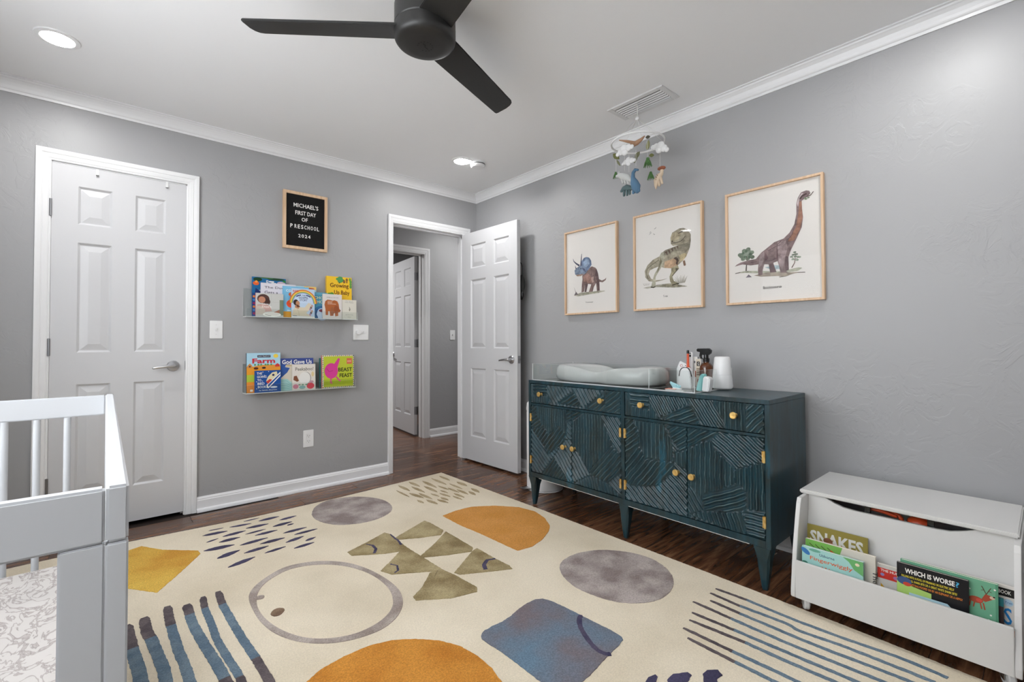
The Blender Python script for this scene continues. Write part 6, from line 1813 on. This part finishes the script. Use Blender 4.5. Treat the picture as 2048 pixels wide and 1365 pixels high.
def bin_book(label, y0, y1, ztop, xf, t_, cover, art, roll=0.0, tilt=-0.05):
    book(label, (xf, y0, BZ), y0 - y1, ztop - BZ, t_, cover, art, RZ, tilt, GB, roll=roll)
bin_book('tall olive snake book at the back left of the bin pocket', -2.863, -3.062, 0.318, -0.478, .007, S(140, 128, 62), art_snake)
bin_book('cream-spined picture book with a green cover in the bin pocket', -2.868, -3.092, 0.271, -0.515, .014, S(214, 208, 196), art_lizard)
bin_book('mint board book with orange lettering at the front left of the bin pocket', -2.866, -3.063, 0.252, -0.548, .014, S(150, 200, 196), art_worm)
bin_book('grey and red picture book sitting low in the middle of the bin pocket', -3.094, -3.190, 0.246, -0.496, .012, S(206, 202, 196), art_red)
bin_book('black animal fact book with white and yellow lettering in the bin pocket', -3.160, -3.338, 0.292, -0.556, .012, S(24, 24, 28), art_worse)
bin_book('green Christmas picture book with a reindeer in the bin pocket', -3.166, -3.402, 0.297, -0.534, .014, S(100, 160, 128), art_deer)
bin_book('narrow dark teal book beside the reindeer book', -3.250, -3.412, 0.250, -0.508, .008, S(30, 100, 110), art_scene)
bin_book('white book with a black top band at the right of the bin pocket', -3.200, -3.4345, 0.284, -0.484, .008, S(222, 216, 210), art_big)

# ================================================================== pail behind the dresser, bag behind the door
pl = thing('diaper_pail', 'tall white pedal pail tucked between the door and the dresser', 'pail', (-0.205, -1.10, 0))
part(pl, 'body', MB().lathe([(0.0, 0.006), (0.124, 0.006), (0.130, 0.014), (0.130, 0.55), (0.126, 0.56)], n=40), M['white'], smooth=True)
part(pl, 'lid', MB().lathe([(0.131, 0.562), (0.133, 0.575), (0.128, 0.615), (0.10, 0.64), (0.0, 0.65)], n=40), M['white'], smooth=True)
part(pl, 'foot_ring', MB().lathe([(0.0, 0.0), (0.127, 0.0), (0.132, 0.003), (0.127, 0.006)], n=40), M['vent'], smooth=True)
pd = MB().box(-0.19, -0.12, -0.030, 0.030, 0.018, 0.024)
part(pl, 'pedal', pd.xf(Matrix.Rotation(-0.25, 4, 'Z')), M['nickel'], bevel=0.003)

bag = thing('hanging_bag', 'black cap and strap hanging on the back of the open door', 'bag', (-0.082, -0.722, 1.40))
part(bag, 'pouch', MB().ball((0.0, 0.006, 0.125), 0.05, 12, (0.55, 0.75, 1.6)), M['bag'], smooth='all')
part(bag, 'flap', MB().ball((-0.002, 0.000, 0.05), 0.03, 10, (0.5, 0.7, 1.7)), M['blackgloss'], smooth='all')
part(bag, 'strap', MB().tube(catmull([(-0.006, 0.02, 0.19), (-0.004, 0.03, 0.26), (-0.006, 0.012, 0.305), (0.0, -0.008, 0.27), (0.0, -0.012, 0.19)], 5), 0.004, 8), M['bag'], smooth='all')

# ================================================================== baby mobile hanging from the vent
FELT = {}
def felt(n_, c):
    if n_ not in FELT:
        FELT[n_] = plain('felt_' + n_, c, 0.95, bump=0.5, bscale=260)
    return FELT[n_]
MC = (-0.334, -1.99)
mob = thing('baby_mobile', 'baby mobile of felt dinosaurs, clouds and leaves hanging from the ceiling vent', 'mobile', (MC[0], MC[1], CE - 0.009))
def mp_(name, mb, mat, smooth='all'):
    return part(mob, name, mb, mat, smooth=smooth, world=True)
RZm = 2.195
ring = [(MC[0] + 0.148 * math.cos(2 * PI * i / 48), MC[1] + 0.148 * math.sin(2 * PI * i / 48), RZm) for i in range(48)]
mp_('ring', MB().tube(ring, 0.0055, 8, closed=True), M['white'])
st = MB().tube([(MC[0], MC[1], CE - 0.009), (MC[0], MC[1], 2.345)], 0.0022, 6).tube([(MC[0] + .004, MC[1] + .003, CE - 0.009), (MC[0] + .002, MC[1], 2.345)], 0.0018, 6)
for k in range(6):
    an = 2 * PI * k / 6 + 0.3
    st.tube([(MC[0], MC[1], 2.335), (MC[0] + 0.148 * math.cos(an), MC[1] + 0.148 * math.sin(an), RZm)], 0.0009, 5)
mp_('cord', st, M['cord'])
mp_('bead', MB().ball((MC[0], MC[1], 2.335), 0.012, 10), M['white'])
def cloud(c, s=1.0, rot=0.0):
    mb = MB()
    for dy, dz, r in ((0, 0.008, .026), (.028, 0, .02), (-.028, 0, .021), (.05, -.006, .013), (-.05, -.005, .014), (0, -.012, .022)):
        mb.ball((0, 0, 0), r * s, 10, (0.6, 1, 1))
        n_ = len(mb.v) - 21 * 11 - 0
        # move the ball just added
        cnt = 20 * 11
        for i in range(len(mb.v) - cnt, len(mb.v)):
            x, y, z = mb.v[i]
            mb.v[i] = (x, y + dy * s, z + dz * s)
    mb.xf(Matrix.Rotation(rot, 4, 'X'))
    mb.v = [(x + c[0], y + c[1], z + c[2]) for x, y, z in mb.v]
    mp_('felt_cloud', mb, felt('white', S(226, 226, 226)))
cloud((-0.4400,-1.9753,2.1309), 0.95, -0.15)
cloud((-0.3000,-2.1116,2.1398), 0.95, 0.45)
cloud((-0.3600,-1.9454,2.0954), 0.75, 0.0)
def dino(name, pts, radii, legs, col, shift, extra=None):
    mb = MB().limb(pts, radii, 10)
    for l, r in legs:
        mb.limb(l, r, 8)
    mb.v = [(x + shift[0], y + shift[1], z + shift[2]) for x, y, z in mb.v]
    o = mp_(name, mb, col)
    return o
# coordinates: y to the viewer's left is positive
c = (-0.3200,-1.9561,2.2045)
dino('felt_pterosaur', [(0, .055, -.012), (0, .02, -.004), (0, -.02, .0), (0, -.05, .010), (0, -.07, .022)], [.005, .013, .014, .009, .003], [([(0.01, .01, 0), (0.03, .045, .014), (.05, .075, .022)], [.010, .008, .003]), ([(-.01, -.01, 0), (-.04, .02, .010), (-.07, .05, .018)], [.010, .008, .003])], felt('tan', S(176, 138, 112)), c)
c = (-0.3600,-1.9173,2.0191)
dino('felt_triceratops', [(0, .052, .012), (0, .036, .012), (0, .012, .0), (0, -.016, -.014), (0, -.044, -.040), (0, -.060, -.062)], [.009, .014, .019, .019, .009, .003], [([(0, .020, -.012), (0, .012, -.038)], [.007, .006]), ([(0, .0, -.016), (0, -.006, -.044)], [.007, .006]), ([(0, -.018, -.024), (0, -.026, -.052)], [.007, .006]), ([(0, .04, .018), (0, .036, .034)], [.008, .004])], felt('pale', S(196, 198, 196)), c)
c = (-0.4000,-2.0217,1.9533)
dino('felt_brontosaurus', [(0, -.012, .058), (0, .004, .064), (0, .018, .050), (0, .020, .022), (0, .012, -.005), (0, .0, -.035), (0, -.006, -.056)], [.006, .009, .010, .012, .022, .026, .016], [([(0, .012, -.03), (0, .018, -.062)], [.009, .008]), ([(0, -.012, -.03), (0, -.018, -.060)], [.009, .008])], felt('blue', S(84, 116, 142)), c)
c = (-0.3000,-1.8918,1.9627)
dino('felt_stegosaurus', [(0, .040, -.004), (0, .022, .006), (0, 0, .008), (0, -.022, .0), (0, -.045, -.014)], [.008, .015, .018, .014, .005], [([(0, .02, -.006), (0, .022, -.034)], [.008, .007]), ([(0, 0, -.006), (0, .0, -.036)], [.008, .007]), ([(0, -.018, -.006), (0, -.018, -.034)], [.008, .007])], felt('grey', S(92, 112, 114)), c)
c = (-0.3000,-2.1101,1.9805)
dino('felt_long_neck', [(0, -.012, .030), (0, -.010, .012), (0, .006, .0), (0, .020, -.022), (0, .026, -.048), (0, .026, -.064)], [.010, .010, .017, .018, .010, .004], [([(0, -.004, -.01), (0, -.012, -.044)], [.008, .007]), ([(0, .010, -.02), (0, .004, -.052)], [.008, .007])], felt('cream', S(204, 184, 160)), c)
mb = MB().ball((c[0], c[1] - .010, c[2] + .040), .016, 10, (1, 1.5, .7))
mp_('felt_head', mb, felt('rust', S(150, 90, 66)))
for i in range(3):
    mp_('felt_stripe', MB().tube([(c[0] - .019 + .004 * abs(i - 1), c[1] + .022 + .004 * i - .012, c[2] + .006 - .011 * i), (c[0] - .021 + .004 * abs(i - 1), c[1] + .006 + .004 * i, c[2] - .001 - .011 * i)], .0016, 6), felt('dark', S(60, 44, 40)))
def tassel(c, s=1.0):
    mb = MB().ball((c[0], c[1], c[2]), .009 * s, 8)
    for i in range(12):
        an = 2 * PI * i / 12
        mb.tube([(c[0] + .004 * s * math.cos(an), c[1] + .004 * s * math.sin(an), c[2]), (c[0] + .012 * s * math.cos(an), c[1] + .014 * s * math.sin(an), c[2] - .022 * s), (c[0] + .016 * s * math.cos(an), c[1] + .024 * s * math.sin(an), c[2] - .044 * s)], [.0035 * s, .004 * s, .0012 * s], 5)
    mp_('felt_tassel', mb, felt('green', S(74, 112, 62)))
tassel((-0.4200,-2.1101,2.0448), 1.0)
tassel((-0.3400,-2.0772,1.9970), 0.85)
tassel((-0.3400,-1.8414,2.0625), 0.75)
def fleaf(p, q, w_, col):
    (x, y, z), (x2, y2, z2) = p, q
    mb = MB()
    dy, dz = y2 - y, z2 - z
    ln = math.hypot(dy, dz)
    ny, nz = -dz / ln * w_, dy / ln * w_
    pts = []
    for t_, f in ((0, .1), (.2, .7), (.45, 1), (.75, .7), (1, .05)):
        pts.append((y + dy * t_ + ny * f, z + dz * t_ + nz * f))
    for t_, f in ((.75, .7), (.45, 1), (.2, .7), (0, .1)):
        pts.append((y + dy * t_ - ny * f, z + dz * t_ - nz * f))
    mb.prism(pts, lambda a_, k: (x + .004 * k, a_[0], a_[1]))
    mp_('felt_leaf', mb, col, False)
g1, g2 = felt('olive', S(104, 106, 62)), felt('sage', S(120, 122, 92))
fleaf((-0.3600,-1.8373,2.1723), (-0.3600,-1.8798,2.1296), .016, g1)
fleaf((-0.3400,-1.8474,2.1385), (-0.3400,-1.8721,2.0955), .006, g2)
fleaf((-0.3200,-1.9622,2.1210), (-0.3200,-1.9926,2.1493), .014, g2)
fleaf((-0.3200,-1.9552,2.0939), (-0.3200,-1.9791,2.1274), .006, g2)
fleaf((-0.4000,-2.0931,2.1046), (-0.4000,-2.1029,2.1563), .012, felt('sage2', S(136, 136, 96)))
fleaf((-0.2800,-2.0068,2.2369), (-0.2800,-2.0363,2.2328), .010, felt('dusk', S(96, 92, 80)))
fleaf((-0.3000,-2.0416,2.1164), (-0.3000,-2.0736,2.1094), .010, g1)
for a_, b_ in (((-0.4000,-1.9467,2.1278), (-0.3600,-1.9175,2.0453)), ((-0.4000,-1.9770,2.1185), (-0.3800,-1.9622,2.0223)), ((-0.3000,-2.1115,2.1258), (-0.3000,-2.1104,2.0140)), ((-0.3600,-1.8590,2.1893), (-0.3400,-1.8432,2.0680)), ((-0.4200,-2.1064,2.1494), (-0.4200,-2.1102,2.0503)), ((-0.4000,-2.0232,2.1266), (-0.4000,-2.0224,2.0371))):
    mp_('string', MB().tube([a_, b_], .0009, 5), M['cord'])
